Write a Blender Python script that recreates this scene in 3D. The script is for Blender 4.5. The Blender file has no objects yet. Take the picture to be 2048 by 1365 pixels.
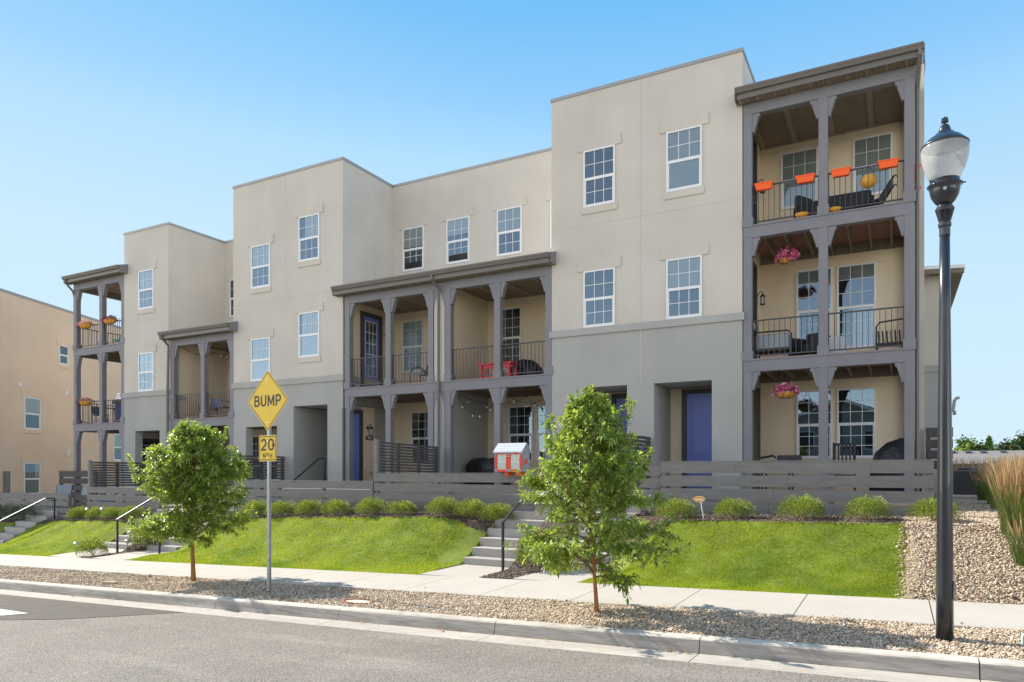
import bpy, math, random
import numpy as np
from mathutils import Matrix, Vector

R = random.Random(11)
NR = np.random.default_rng(5)
S = bpy.context.scene
COL = S.collection
rad = math.radians

# ------------------------------------------------------------------ materials
def new_mat(name):
    m = bpy.data.materials.new(name); m.use_nodes = True
    nt = m.node_tree
    return m, nt, nt.nodes['Principled BSDF'], nt.nodes, nt.links

def mat(name, col, rough=.6, metal=0., spec=.5, var=0., vscale=3., bump=0., bscale=80., bdist=.01,
        var2=0., v2scale=40., stretch=None, coat=0., trans=0., streak=0.):
    """principled with two octaves of real colour variation and a noise bump, in world metres"""
    m, nt, b, N, L = new_mat(name)
    b.inputs['Base Color'].default_value = (*col, 1)
    b.inputs['Roughness'].default_value = rough
    b.inputs['Metallic'].default_value = metal
    b.inputs['Specular IOR Level'].default_value = spec
    b.inputs['Coat Weight'].default_value = coat
    if var or var2 or bump:
        g = N.new('ShaderNodeTexCoord'); src = g.outputs['Object']
        if stretch:
            mp = N.new('ShaderNodeMapping'); mp.inputs['Scale'].default_value = stretch
            L.new(src, mp.inputs['Vector']); src = mp.outputs['Vector']
    if var or var2:
        cur = None
        for amt, sc in ((var, vscale), (var2, v2scale), (streak, 1.)):
            if not amt: continue
            n = N.new('ShaderNodeTexNoise'); n.inputs['Scale'].default_value = sc
            n.inputs['Detail'].default_value = 5; n.inputs['Roughness'].default_value = .6
            if sc == 1.:
                mp = N.new('ShaderNodeMapping'); mp.inputs['Scale'].default_value = (2.6, 2.6, .16); L.new(src, mp.inputs['Vector']); L.new(mp.outputs['Vector'], n.inputs['Vector'])
            else: L.new(src, n.inputs['Vector'])
            mr = N.new('ShaderNodeMapRange'); mr.inputs['From Min'].default_value = .3; mr.inputs['From Max'].default_value = .7
            mr.inputs['To Min'].default_value = 1 - amt; mr.inputs['To Max'].default_value = 1 + amt
            L.new(n.outputs['Fac'], mr.inputs['Value'])
            if cur is None: cur = mr.outputs['Result']
            else:
                mu = N.new('ShaderNodeMath'); mu.operation = 'MULTIPLY'
                L.new(cur, mu.inputs[0]); L.new(mr.outputs['Result'], mu.inputs[1]); cur = mu.outputs[0]
        mx = N.new('ShaderNodeVectorMath'); mx.operation = 'SCALE'
        mx.inputs[0].default_value = col; L.new(cur, mx.inputs['Scale'])
        L.new(mx.outputs['Vector'], b.inputs['Base Color'])
    if bump:
        n = N.new('ShaderNodeTexNoise'); n.inputs['Scale'].default_value = bscale
        n.inputs['Detail'].default_value = 4; L.new(src, n.inputs['Vector'])
        bp = N.new('ShaderNodeBump'); bp.inputs['Strength'].default_value = bump; bp.inputs['Distance'].default_value = bdist
        L.new(n.outputs['Fac'], bp.inputs['Height']); L.new(bp.outputs['Normal'], b.inputs['Normal'])
    return m

def island_mat(name, cols, rough=.6, trans=0., tcol=None, spec=.5, patch=None):
    """colour picked at random per leaf / blade / pebble from a ramp; optional translucency"""
    m, nt, b, N, L = new_mat(name)
    g = N.new('ShaderNodeNewGeometry')
    cr = N.new('ShaderNodeValToRGB'); e = cr.color_ramp.elements
    n = len(cols)
    while len(e) < n: e.new(.5)
    for i, c in enumerate(cols):
        e[i].position = i / max(1, n - 1); e[i].color = (*c, 1)
    L.new(g.outputs['Random Per Island'], cr.inputs['Fac'])
    out = cr.outputs['Color']
    if patch:
        nz = N.new('ShaderNodeTexNoise'); nz.inputs['Scale'].default_value = patch[0]; nz.inputs['Detail'].default_value = 3
        L.new(g.outputs['Position'], nz.inputs['Vector'])
        mr = N.new('ShaderNodeMapRange'); mr.inputs['From Min'].default_value = patch[2]; mr.inputs['From Max'].default_value = patch[3]
        L.new(nz.outputs['Fac'], mr.inputs['Value'])
        mix = N.new('ShaderNodeMix'); mix.data_type = 'RGBA'; mix.blend_type = 'MULTIPLY'
        L.new(mr.outputs['Result'], mix.inputs['Factor']); L.new(out, mix.inputs[6]); mix.inputs[7].default_value = (*patch[1], 1)
        out = mix.outputs[2]
    L.new(out, b.inputs['Base Color'])
    b.inputs['Roughness'].default_value = rough
    b.inputs['Specular IOR Level'].default_value = spec
    if trans:
        t = N.new('ShaderNodeBsdfTranslucent'); mx = N.new('ShaderNodeMixShader')
        if tcol:
            mm = N.new('ShaderNodeMix'); mm.data_type = 'RGBA'; mm.blend_type = 'MULTIPLY'; mm.inputs['Factor'].default_value = 1
            L.new(out, mm.inputs[6]); mm.inputs[7].default_value = (*tcol, 1); L.new(mm.outputs[2], t.inputs['Color'])
        else: L.new(out, t.inputs['Color'])
        mx.inputs['Fac'].default_value = trans
        L.new(b.outputs[0], mx.inputs[1]); L.new(t.outputs[0], mx.inputs[2])
        L.new(mx.outputs[0], nt.nodes['Material Output'].inputs['Surface'])
    return m

def glass_mat(name, refl=.28, tint=(.9, .95, 1.)):
    m, nt, b, N, L = new_mat(name)
    tr = N.new('ShaderNodeBsdfTransparent'); tr.inputs['Color'].default_value = (.82, .86, .86, 1)
    gl = N.new('ShaderNodeBsdfGlossy'); gl.inputs['Roughness'].default_value = .012; gl.inputs['Color'].default_value = (*tint, 1)
    nz = N.new('ShaderNodeTexNoise'); nz.inputs['Scale'].default_value = 1.6
    gc = N.new('ShaderNodeTexCoord'); L.new(gc.outputs['Object'], nz.inputs['Vector'])
    bp = N.new('ShaderNodeBump'); bp.inputs['Strength'].default_value = .012; bp.inputs['Distance'].default_value = .05
    L.new(nz.outputs['Fac'], bp.inputs['Height']); L.new(bp.outputs['Normal'], gl.inputs['Normal'])
    fr = N.new('ShaderNodeFresnel'); fr.inputs['IOR'].default_value = 1.45
    ad = N.new('ShaderNodeMath'); ad.operation = 'ADD'; ad.use_clamp = True; ad.inputs[1].default_value = refl
    L.new(fr.outputs[0], ad.inputs[0])
    mx = N.new('ShaderNodeMixShader'); L.new(ad.outputs[0], mx.inputs['Fac'])
    L.new(tr.outputs[0], mx.inputs[1]); L.new(gl.outputs[0], mx.inputs[2])
    L.new(mx.outputs[0], nt.nodes['Material Output'].inputs['Surface'])
    return m

def slat_mat(name, col, col2, pitch=.05, axis=2, rough=.6):
    """horizontal blind slats / vertical blind vanes as a flat pattern with a darker band along each slat"""
    m, nt, b, N, L = new_mat(name)
    g = N.new('ShaderNodeTexCoord'); sp = N.new('ShaderNodeSeparateXYZ'); L.new(g.outputs['Object'], sp.inputs[0])
    mt = N.new('ShaderNodeMath'); mt.operation = 'MULTIPLY'; mt.inputs[1].default_value = 1 / pitch
    L.new(sp.outputs[axis], mt.inputs[0])
    fr = N.new('ShaderNodeMath'); fr.operation = 'FRACT'; L.new(mt.outputs[0], fr.inputs[0])
    mr = N.new('ShaderNodeMapRange'); mr.inputs['From Min'].default_value = .78; mr.inputs['From Max'].default_value = .95
    L.new(fr.outputs[0], mr.inputs['Value'])
    mx = N.new('ShaderNodeMix'); mx.data_type = 'RGBA'
    mx.inputs[6].default_value = (*col, 1); mx.inputs[7].default_value = (*col2, 1)
    L.new(mr.outputs['Result'], mx.inputs['Factor']); L.new(mx.outputs[2], b.inputs['Base Color'])
    b.inputs['Roughness'].default_value = rough
    return m

M = {}
def mk():
    M['stucco'] = mat('stucco_beige', (.585, .542, .478), .9, streak=.02, var=.07, vscale=.55, var2=.05, v2scale=70, bump=.35, bscale=150, bdist=.006, spec=.2)
    M['stucco_grey'] = mat('stucco_grey', (.40, .40, .375), .9, streak=.02, var=.07, vscale=.6, var2=.05, v2scale=70, bump=.35, bscale=150, bdist=.006, spec=.2)
    M['stucco_tan'] = mat('stucco_tan', (.74, .56, .41), .9, streak=.02, var=.07, vscale=.5, var2=.04, v2scale=60, bump=.35, bscale=150, bdist=.006, spec=.2)
    M['lit_stucco'] = mat('stucco_recess_lit', (.76, .64, .47), .9, streak=.03, var=.05, vscale=.6, var2=.04, v2scale=70, bump=.3, bscale=150, bdist=.006, spec=.2)  # facade stucco lightened and warmed, so bounce light sits in the colour
    M['batten'] = mat('soffit_batten', (.30, .26, .20), .75, var=.1, vscale=4)
    M['joint'] = mat('stucco_joint', (.54, .485, .41), .9)
    M['cap'] = mat('parapet_metal', (.33, .33, .33), .45, metal=.3, var=.06, vscale=2)
    M['trim'] = mat('trim_paint', (.205, .20, .218), .6, var=.07, vscale=1.5, var2=.05, v2scale=50, bump=.1, bscale=40, bdist=.004)
    M['gutter'] = mat('gutter_metal', (.15, .135, .12), .42, var=.05, vscale=2)
    M['soffit'] = mat('soffit_board', (.22, .175, .125), .75, var=.15, vscale=3, var2=.1, v2scale=50)
    M['joist'] = mat('joist_paint', (.24, .20, .145), .75, var=.12, vscale=4)
    M['deck'] = mat('deck_board', (.36, .20, .14), .75, var=.2, vscale=5)
    M['roofmetal'] = mat('roof_metal', (.72, .72, .72), .4, metal=.4)
    M['vinyl'] = mat('white_vinyl', (.78, .78, .78), .4, var=.02, vscale=4)
    M['screen'] = mat('window_screen', (.02, .022, .025), .8)
    M['glass'] = glass_mat('window_glass', .18, (.50, .70, .86))
    M['glass_low'] = glass_mat('porch_glass', .13, (.68, .84, .93))
    M['blind'] = slat_mat('blind_horizontal', (.52, .52, .49), (.30, .30, .29), .045, 2)
    M['vblind'] = slat_mat('blind_vertical', (.60, .61, .59), (.40, .41, .40), .085, 0)
    M['dark'] = mat('room_dark', (.022, .022, .024), .8, var=.5, vscale=2.5)
    M['door_blue'] = mat('door_blue', (.16, .22, .60), .4, var=.05, vscale=3)
    M['door_dark'] = mat('door_dark', (.025, .027, .035), .5)
    M['doorframe'] = mat('door_frame', (.065, .06, .058), .6)
    M['steel'] = mat('brushed_steel', (.6, .6, .6), .3, metal=1.)
    M['iron'] = mat('black_iron', (.024, .025, .028), .42, var=.2, vscale=12, bump=.08, bscale=60, bdist=.002)
    M['rail'] = mat('rail_iron', (.05, .052, .062), .45, var=.1, vscale=12)
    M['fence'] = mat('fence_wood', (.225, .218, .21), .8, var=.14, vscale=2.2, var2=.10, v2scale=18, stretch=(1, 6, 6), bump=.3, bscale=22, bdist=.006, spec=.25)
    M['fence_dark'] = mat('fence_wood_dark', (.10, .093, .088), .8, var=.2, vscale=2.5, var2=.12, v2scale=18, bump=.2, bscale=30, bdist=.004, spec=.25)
    M['concrete'] = mat('concrete_walk', (.475, .435, .38), .85, var=.05, vscale=1.1, var2=.07, v2scale=45, bump=.15, bscale=220, bdist=.003, spec=.25)
    M['gutter_pan'] = mat('concrete_gutter', (.44, .40, .345), .88, var=.12, vscale=1.3, var2=.16, v2scale=12, stretch=(.5, 2, 1), bump=.15, bscale=150, bdist=.003, spec=.25)
    M['step'] = mat('concrete_step', (.40, .375, .345), .85, var=.08, vscale=2.0, var2=.06, v2scale=45, bump=.15, bscale=180, bdist=.003, spec=.25)
    M['mulch'] = mat('mulch', (.10, .072, .055), .95, var=.5, vscale=12, var2=.4, v2scale=60, bump=.8, bscale=60, bdist=.03)
    M['soil_gravel'] = mat('gravel_base', (.26, .20, .145), .95, var=.35, vscale=30, var2=.4, v2scale=110, bump=.8, bscale=70, bdist=.02)
    M['galv'] = mat('galvanised_steel', (.42, .43, .45), .45, metal=.75, var=.12, vscale=14)
    M['galv_hole'] = mat('post_hole_dark', (.03, .03, .03), .8)
    M['sign_y'] = mat('sign_yellow', (.86, .56, .012), .42, var=.025, vscale=5)
    M['sign_edge'] = mat('sign_edge', (.74, .55, .16), .5)
    M['sign_k'] = mat('sign_black', (.035, .028, .024), .5)
    M['white'] = mat('white_paint', (.8, .8, .78), .55, var=.04, vscale=8)
    M['lampblack'] = mat('lamp_black', (.020, .023, .030), .28, var=.2, vscale=9, coat=.4)
    M['orange'] = mat('orange_plastic', (.95, .115, .003), .45, var=.03, vscale=10)
    M['amber'] = mat('coir_basket', (.62, .30, .04), .75, var=.25, vscale=25, bump=.4, bscale=60, bdist=.01)
    M['wicker'] = mat('dark_wicker', (.022, .022, .026), .6, var=.3, vscale=40, bump=.5, bscale=130, bdist=.006)
    M['cover'] = mat('black_cover', (.014, .014, .016), .35, bump=.7, bscale=7, bdist=.05)
    M['cush_grey'] = mat('grey_cushion', (.30, .33, .36), .85, bump=.3, bscale=25, bdist=.01)
    M['cloth_white'] = mat('white_cloth', (.62, .62, .64), .85, bump=.4, bscale=12, bdist=.02)
    M['red'] = mat('red_paint', (.80, .045, .06), .4, var=.05, vscale=8)
    M['lib_red'] = mat('library_red', (.85, .075, .03), .45, var=.05, vscale=10)
    M['lib_grey'] = mat('library_grey', (.33, .36, .40), .6, var=.08, vscale=8)
    M['shingle'] = mat('library_roof', (.46, .50, .56), .6, var=.08, vscale=12)
    M['wood_chair'] = mat('chair_wood', (.36, .19, .085), .55, var=.15, vscale=9, stretch=(1, 1, 4))
    M['teal'] = mat('teal_plastic', (.015, .30, .31), .45)
    M['blue_cush'] = mat('blue_cushion', (.05, .07, .17), .8, bump=.3, bscale=30, bdist=.01)
    M['blue_sling'] = mat('blue_sling', (.16, .22, .36), .7)
    M['bark'] = mat('young_bark', (.36, .165, .055), .8, var=.25, vscale=14, var2=.15, v2scale=60, stretch=(1, 1, .35), bump=.5, bscale=40, bdist=.008)
    M['twig'] = mat('green_twig', (.21, .14, .075), .7, var=.2, vscale=20)
    M['bulb'] = mat('bulb_glass', (.45, .44, .42), .15)
    M['frost'] = None
    M['ac'] = mat('ac_black', (.020, .021, .024), .5, bump=.5, bscale=4, bdist=.02)
    M['pvc'] = mat('grey_pvc', (.40, .40, .38), .5)
    M['terracotta'] = mat('terracotta_ring', (.36, .17, .10), .7, var=.2, vscale=15)
    M['lightbox'] = mat('box_pale_blue', (.42, .55, .60), .5)
    M['leaf_tree'] = island_mat('tree_leaf', [(.13, .22, .04), (.19, .29, .055), (.27, .37, .08), (.43, .52, .18)], .32, .42, (1.9, 1.75, .8), .6)
    M['leaf_shrub'] = island_mat('shrub_leaf', [(.07, .13, .025), (.15, .23, .04), (.30, .37, .075), (.56, .55, .20)], .55, .3, (1.4, 1.35, .7))
    M['leaf_dark'] = island_mat('dark_shrub_leaf', [(.025, .055, .016), (.04, .085, .022), (.07, .12, .03)], .5, .25, (1.4, 1.3, .7))
    M['leaf_far'] = island_mat('far_leaf', [(.05, .10, .02), (.08, .15, .03), (.12, .19, .04)], .6, .3, (1.3, 1.3, .7))
    M['leaf_far_y'] = island_mat('far_leaf_yellow', [(.17, .24, .03), (.26, .33, .045), (.33, .38, .06)], .6, .3)
    M['grass'] = island_mat('lawn_blade', [(.14, .25, .014), (.25, .37, .02), (.38, .46, .032), (.56, .53, .09)], .7, .5, (1.3, 1.2, .5), .12, patch=(.8, (.50, .66, .6), .45, .66))
    M['lawn'] = mat('lawn_soil', (.19, .24, .03), .95, var=.4, vscale=1.5, var2=.4, v2scale=50, bump=.8, bscale=90, bdist=.03)
    M['reed'] = island_mat('reed_blade', [(.05, .10, .02), (.085, .14, .03), (.14, .19, .05), (.28, .25, .09)], .6, .35, (1.2, 1.2, .7))
    M['plume'] = island_mat('reed_plume', [(.40, .25, .12), (.58, .40, .21), (.72, .56, .33)], .8, .35)
    M['dryleaf'] = island_mat('dry_leaf', [(.30, .12, .035), (.42, .22, .07), (.5, .30, .12)], .8, .2)
    M['pebble'] = island_mat('pebble', [(.22, .15, .10), (.44, .33, .225), (.60, .475, .34), (.68, .56, .42), (.74, .66, .53), (.33, .27, .215), (.52, .37, .24)], .8, spec=.3)
    M['petal_pink'] = island_mat('pink_petal', [(.92, .08, .34), (.95, .25, .52), (.95, .55, .70)], .6, .25)
    M['petal_mix'] = island_mat('mixed_petal', [(.55, .52, .42), (.70, .12, .12), (.80, .30, .18), (.65, .6, .55), (.12, .17, .10)], .6, .2)
    M['petal_red'] = island_mat('red_petal', [(.65, .04, .10), (.75, .10, .18), (.12, .10, .15), (.09, .14, .09)], .6, .2)
    M['chip'] = island_mat('bark_chip', [(.06, .04, .03), (.12, .085, .065), (.20, .15, .115), (.28, .22, .17)], .9)
    # frosted globe
    m, nt, b, N, L = new_mat('frosted_globe')
    b.inputs['Base Color'].default_value = (.60, .61, .60, 1); b.inputs['Roughness'].default_value = .12; b.inputs['Coat Weight'].default_value = .6
    t = N.new('ShaderNodeBsdfTranslucent'); t.inputs['Color'].default_value = (.66, .67, .66, 1)
    tp = N.new('ShaderNodeBsdfTransparent'); mx = N.new('ShaderNodeMixShader'); mx2 = N.new('ShaderNodeMixShader')
    mx.inputs['Fac'].default_value = .45; mx2.inputs['Fac'].default_value = .26
    L.new(b.outputs[0], mx.inputs[1]); L.new(t.outputs[0], mx.inputs[2]); L.new(mx.outputs[0], mx2.inputs[1]); L.new(tp.outputs[0], mx2.inputs[2])
    L.new(mx2.outputs[0], nt.nodes['Material Output'].inputs['Surface'])
    M['frost'] = m
    # aged asphalt: aggregate speckle, pale worn drifts
    m, nt, b, N, L = new_mat('asphalt')
    g = N.new('ShaderNodeNewGeometry')
    def nz(scale, det=4, sx=None):
        n = N.new('ShaderNodeTexNoise'); n.inputs['Scale'].default_value = scale; n.inputs['Detail'].default_value = det
        if sx:
            mp = N.new('ShaderNodeMapping'); mp.inputs['Scale'].default_value = sx; L.new(g.outputs['Position'], mp.inputs['Vector']); L.new(mp.outputs['Vector'], n.inputs['Vector'])
        else: L.new(g.outputs['Position'], n.inputs['Vector'])
        return n.outputs['Fac']
    def mixc(fac, lo, hi, c, a, b_=None):
        mr = N.new('ShaderNodeMapRange'); mr.inputs['From Min'].default_value = lo; mr.inputs['From Max'].default_value = hi
        L.new(fac, mr.inputs['Value'])
        mx = N.new('ShaderNodeMix'); mx.data_type = 'RGBA'; L.new(mr.outputs['Result'], mx.inputs['Factor'])
        if isinstance(c, tuple): mx.inputs[6].default_value = (*c, 1)
        else: L.new(c, mx.inputs[6])
        mx.inputs[7].default_value = (*a, 1); return mx.outputs[2]
    c = mixc(nz(1.1, 5), .35, .7, (.20, .178, .152), (.25, .224, .19))
    c = mixc(nz(.6, 5, (.5, 2.2, 1)), .55, .72, c, (.32, .29, .25))
    c = mixc(nz(62, 3), .50, .64, c, (.07, .062, .054))
    c = mixc(nz(95, 2), .56, .68, c, (.52, .475, .42))
    L.new(c, b.inputs['Base Color']); b.inputs['Roughness'].default_value = .88; b.inputs['Specular IOR Level'].default_value = .25
    bp = N.new('ShaderNodeBump'); bp.inputs['Strength'].default_value = .55; bp.inputs['Distance'].default_value = .012
    L.new(nz(85, 3), bp.inputs['Height']); L.new(bp.outputs['Normal'], b.inputs['Normal'])
    M['asphalt'] = m
    M['asphalt_dark'] = mat('asphalt_patch', (.12, .106, .09), .9, var=.15, vscale=3, var2=.3, v2scale=90, bump=.5, bscale=85, bdist=.012, spec=.25)
    # kerb: pale concrete with dirt smears along its face (stretched along the street)
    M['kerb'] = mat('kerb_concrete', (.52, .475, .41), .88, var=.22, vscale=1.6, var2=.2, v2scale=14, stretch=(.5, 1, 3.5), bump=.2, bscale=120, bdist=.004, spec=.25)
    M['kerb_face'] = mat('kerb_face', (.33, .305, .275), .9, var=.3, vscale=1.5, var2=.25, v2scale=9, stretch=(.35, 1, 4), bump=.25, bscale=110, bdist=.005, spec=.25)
mk()

# ------------------------------------------------------------------ mesh builder
WL = {}          # world location of empties / parents
class MB:
    def __init__(s): s.v = []; s.f = []; s.T = None; s.cuts = []
    def add(s, vs, fs):
        n = len(s.v); s.cuts.append((n, len(s.f)))
        if s.T is not None: vs = [tuple(s.T @ Vector(p)) for p in vs]
        s.v += [tuple(p) for p in vs]; s.f += [tuple(i + n for i in f) for f in fs]; return s
    def box(s, x0, x1, y0, y1, z0, z1):
        return s.add([(x0, y0, z0), (x1, y0, z0), (x1, y1, z0), (x0, y1, z0), (x0, y0, z1), (x1, y0, z1), (x1, y1, z1), (x0, y1, z1)],
                     [(0, 3, 2, 1), (4, 5, 6, 7), (0, 1, 5, 4), (1, 2, 6, 5), (2, 3, 7, 6), (3, 0, 4, 7)])
    def prism(s, poly, axis, a0, a1):
        """poly: 2D points in the two axes other than `axis`, extruded along it"""
        def P(p, a): return {0: (a, p[0], p[1]), 1: (p[0], a, p[1]), 2: (p[0], p[1], a)}[axis]
        n = len(poly)
        vs = [P(p, a0) for p in poly] + [P(p, a1) for p in poly]
        fs = [tuple(range(n)), tuple(range(2 * n - 1, n - 1, -1))] + [(i, i + n, (i + 1) % n + n, (i + 1) % n) for i in range(n)]
        return s.add(vs, fs)
    def tube(s, pts, r, n=8, cap=True):
        pts = [Vector(p) for p in pts]; k = len(pts)
        rs = r if isinstance(r, (list, tuple)) else [r] * k
        vs = []; up0 = None
        for i, p in enumerate(pts):
            t = (pts[min(i + 1, k - 1)] - pts[max(i - 1, 0)]).normalized()
            ref = up0 if up0 is not None else (Vector((0, 0, 1)) if abs(t.z) < .9 else Vector((1, 0, 0)))
            a = t.cross(ref)
            if a.length < 1e-4: a = t.cross(Vector((0, 1, 0)))
            a.normalize(); b = a.cross(t).normalized(); up0 = b
            for j in range(n):
                an = 2 * math.pi * j / n
                vs.append(p + (a * math.cos(an) + b * math.sin(an)) * rs[i])
        fs = [(i * n + j, i * n + (j + 1) % n, (i + 1) * n + (j + 1) % n, (i + 1) * n + j) for i in range(k - 1) for j in range(n)]
        if cap: fs += [tuple(range(n - 1, -1, -1)), tuple(range((k - 1) * n, k * n))]
        return s.add([tuple(v) for v in vs], fs)
    def bar(s, p, q, w, h=None):
        """square bar between two points"""
        h = h or w; p = Vector(p); q = Vector(q); t = (q - p).normalized()
        ref = Vector((0, 0, 1)) if abs(t.z) < .95 else Vector((0, 1, 0))
        a = t.cross(ref).normalized() * w / 2; b = a.cross(t).normalized() * h / 2
        vs = [p - a - b, p + a - b, p + a + b, p - a + b, q - a - b, q + a - b, q + a + b, q - a + b]
        return s.add([tuple(v) for v in vs], [(0, 3, 2, 1), (4, 5, 6, 7), (0, 1, 5, 4), (1, 2, 6, 5), (2, 3, 7, 6), (3, 0, 4, 7)])
    def lathe(s, prof, c=(0, 0, 0), n=20, sx=1, sy=1):
        vs = []; k = len(prof)
        for r, z in prof:
            for j in range(n):
                a = 2 * math.pi * j / n; vs.append((c[0] + r * math.cos(a) * sx, c[1] + r * math.sin(a) * sy, c[2] + z))
        fs = [(i * n + j, i * n + (j + 1) % n, (i + 1) * n + (j + 1) % n, (i + 1) * n + j) for i in range(k - 1) for j in range(n)]
        fs += [tuple(range(n - 1, -1, -1)), tuple(range((k - 1) * n, k * n))]
        return s.add(vs, fs)
    def rbox(s, x0, x1, y0, y1, z0, z1, r=.04):
        """softened box (chamfered) for cushions and covers"""
        c = [(x0 + x1) / 2, (y0 + y1) / 2, (z0 + z1) / 2]; h = [(x1 - x0) / 2, (y1 - y0) / 2, (z1 - z0) / 2]
        import bmesh
        bm = bmesh.new(); bmesh.ops.create_cube(bm, size=1)
        for v in bm.verts: v.co = Vector((c[0] + v.co.x * 2 * h[0], c[1] + v.co.y * 2 * h[1], c[2] + v.co.z * 2 * h[2]))
        bmesh.ops.bevel(bm, geom=bm.edges[:] , offset=min(r, min(h) * .9), segments=3, affect='EDGES', profile=.5)
        bm.verts.index_update()
        vs = [tuple(v.co) for v in bm.verts]; fs = [tuple(v.index for v in f.verts) for f in bm.faces]; bm.free()
        return s.add(vs, fs)
    def each(s, name, m, parent):
        """every piece that was added becomes an object of its own"""
        out = []; cuts = s.cuts + [(len(s.v), len(s.f))]
        for (v0, f0), (v1, f1) in zip(cuts[:-1], cuts[1:]):
            b = MB(); b.v = s.v[v0:v1]; b.f = [tuple(i - v0 for i in f) for f in s.f[f0:f1]]; out.append(b.build(name, m, parent))
        return out
    def build(s, name, m, parent=None, smooth=False, origin=None, bevel=0):
        me = bpy.data.meshes.new(name)
        o0 = Vector(origin) if origin else (WL.get(parent.name, Vector()) if parent else Vector())
        me.from_pydata([(a - o0.x, b - o0.y, c - o0.z) for a, b, c in s.v], [], s.f)
        me.materials.append(m); me.update()
        o = bpy.data.objects.new(name, me); COL.objects.link(o)
        if smooth:
            me.polygons.foreach_set('use_smooth', [True] * len(me.polygons))
        if parent: o.parent = parent; WL[o.name] = o0.copy()
        else: o.location = o0; WL[o.name] = o0.copy()
        if bevel:
            b = o.modifiers.new('bevel', 'BEVEL'); b.width = bevel; b.segments = 2; b.limit_method = 'ANGLE'
        return o

def np_obj(name, V, F, m, parent=None, origin=(0, 0, 0), smooth=False):
    """fast mesh from arrays; F is (n,k) with one k"""
    V = np.asarray(V, np.float32).reshape(-1, 3) - np.asarray(origin, np.float32); F = np.asarray(F, np.int32); k = F.shape[1]
    me = bpy.data.meshes.new(name)
    me.vertices.add(len(V)); me.vertices.foreach_set('co', V.ravel())
    me.loops.add(F.size); me.loops.foreach_set('vertex_index', F.ravel())
    me.polygons.add(len(F)); me.polygons.foreach_set('loop_start', np.arange(0, F.size, k, dtype=np.int32))
    me.polygons.foreach_set('loop_total', np.full(len(F), k, np.int32))
    if smooth: me.polygons.foreach_set('use_smooth', np.ones(len(F), bool))
    me.update(calc_edges=True); me.validate()
    me.materials.append(m)
    o = bpy.data.objects.new(name, me); COL.objects.link(o)
    if parent: o.parent = parent
    else: o.location = origin
    WL[o.name] = Vector(origin)
    return o

def thing(name, label, cat, loc, group=None, rz=0.):
    o = bpy.data.objects.new(name, None); o.empty_display_size = .1; COL.objects.link(o)
    o.location = loc; o.rotation_euler.z = rz; WL[o.name] = Vector(loc)
    return tag(o, label, cat, group)
def tag(o, label=None, cat=None, group=None, kind=None):
    if label: o['label'] = label
    if cat: o['category'] = cat
    if group: o['group'] = group
    if kind: o['kind'] = kind
    return o
def struct(o): o['kind'] = 'structure'; return o
def stuff(o, label, cat): return tag(o, label, cat, kind='stuff')
def dup(root, loc, rz=0., label=None):
    def cp(o, p):
        c = o.copy(); COL.objects.link(c); c.parent = p
        for ch in list(o.children): cp(ch, c)
        return c
    r = cp(root, None); r.location = loc; r.rotation_euler.z = rz
    if label: r['label'] = label
    return r

# ------------------------------------------------------------------ terrain
STAIRS = [(-8.17, -6.86, -.19, 8), (-6.12, -4.90, -.165, 8), (-20.77, -19.42, -.47, 6), (-18.78, -17.50, -.44, 9), (-27.6, -26.3, -.66, 7)]
def side(x): return .028 * np.clip(x, -70, 50)
def top(x): return np.interp(x, [-70, -45, -31, -25, -20.5, -13.4, -9, -3, .5, 6, 20], [-1.2, -.5, -.12, .12, .28, .60, .74, .88, .94, 1.0, 1.05])
def crest(x): return np.interp(x, [-8.5, -5], [14.05, 13.45])
def gz(x, y):
    x = np.asarray(x, float); y = np.asarray(y, float)
    t = np.clip((y - 11.42) / (crest(x) - 11.42), 0, 1)
    s = .72 * t ** 2.3 + .28 * (t * t * (3 - 2 * t))
    s = np.where(x > .15, t ** .9, s)
    z = side(x) + (top(x) - side(x)) * s
    for x0, x1, zb, n in STAIRS:                   # the bank dips to meet the treads
        d = np.maximum(np.maximum(x0 - x, x - x1), 0); w = np.clip(1 - d / 1.3, 0, 1); w = w * w * (3 - 2 * w)
        z = z - w * np.maximum(0, z - (zb + .015 + np.maximum(0, y - 12.9) * .527))
    return z + np.clip((y - crest(x)) / 1.2, 0, 1) * .04
# ---- light settings: sky strength, sun strength, exposure; tone of the clear sky; whiter fill added to the unseen street side
SKY, SUN, EXPO = .15, 3.0, 1.42
CURVE = ([(0, 0), (.12, .045), (.17, .066), (.20, .085), (.25, .155), (.4, .215), (1, .245)],
         [(0, 0), (.2, .13), (.28, .185), (.33, .20), (.41, .265), (.6, .30), (1, .315)],
         [(0, 0), (.2, .20), (.4, .315), (.535, .34), (.7, .352), (1, .36)])
FILL_TINT, FILL_MIX = (1.25, 1.15, 1.02), .6
RAMP = [(0, (.255, .33, .372)), (.28, (.232, .318, .375)), (.40, (.172, .285, .378)), (.46, (.118, .24, .378)), (.54, (.070, .208, .365)), (.75, (.055, .18, .335))]
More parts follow.
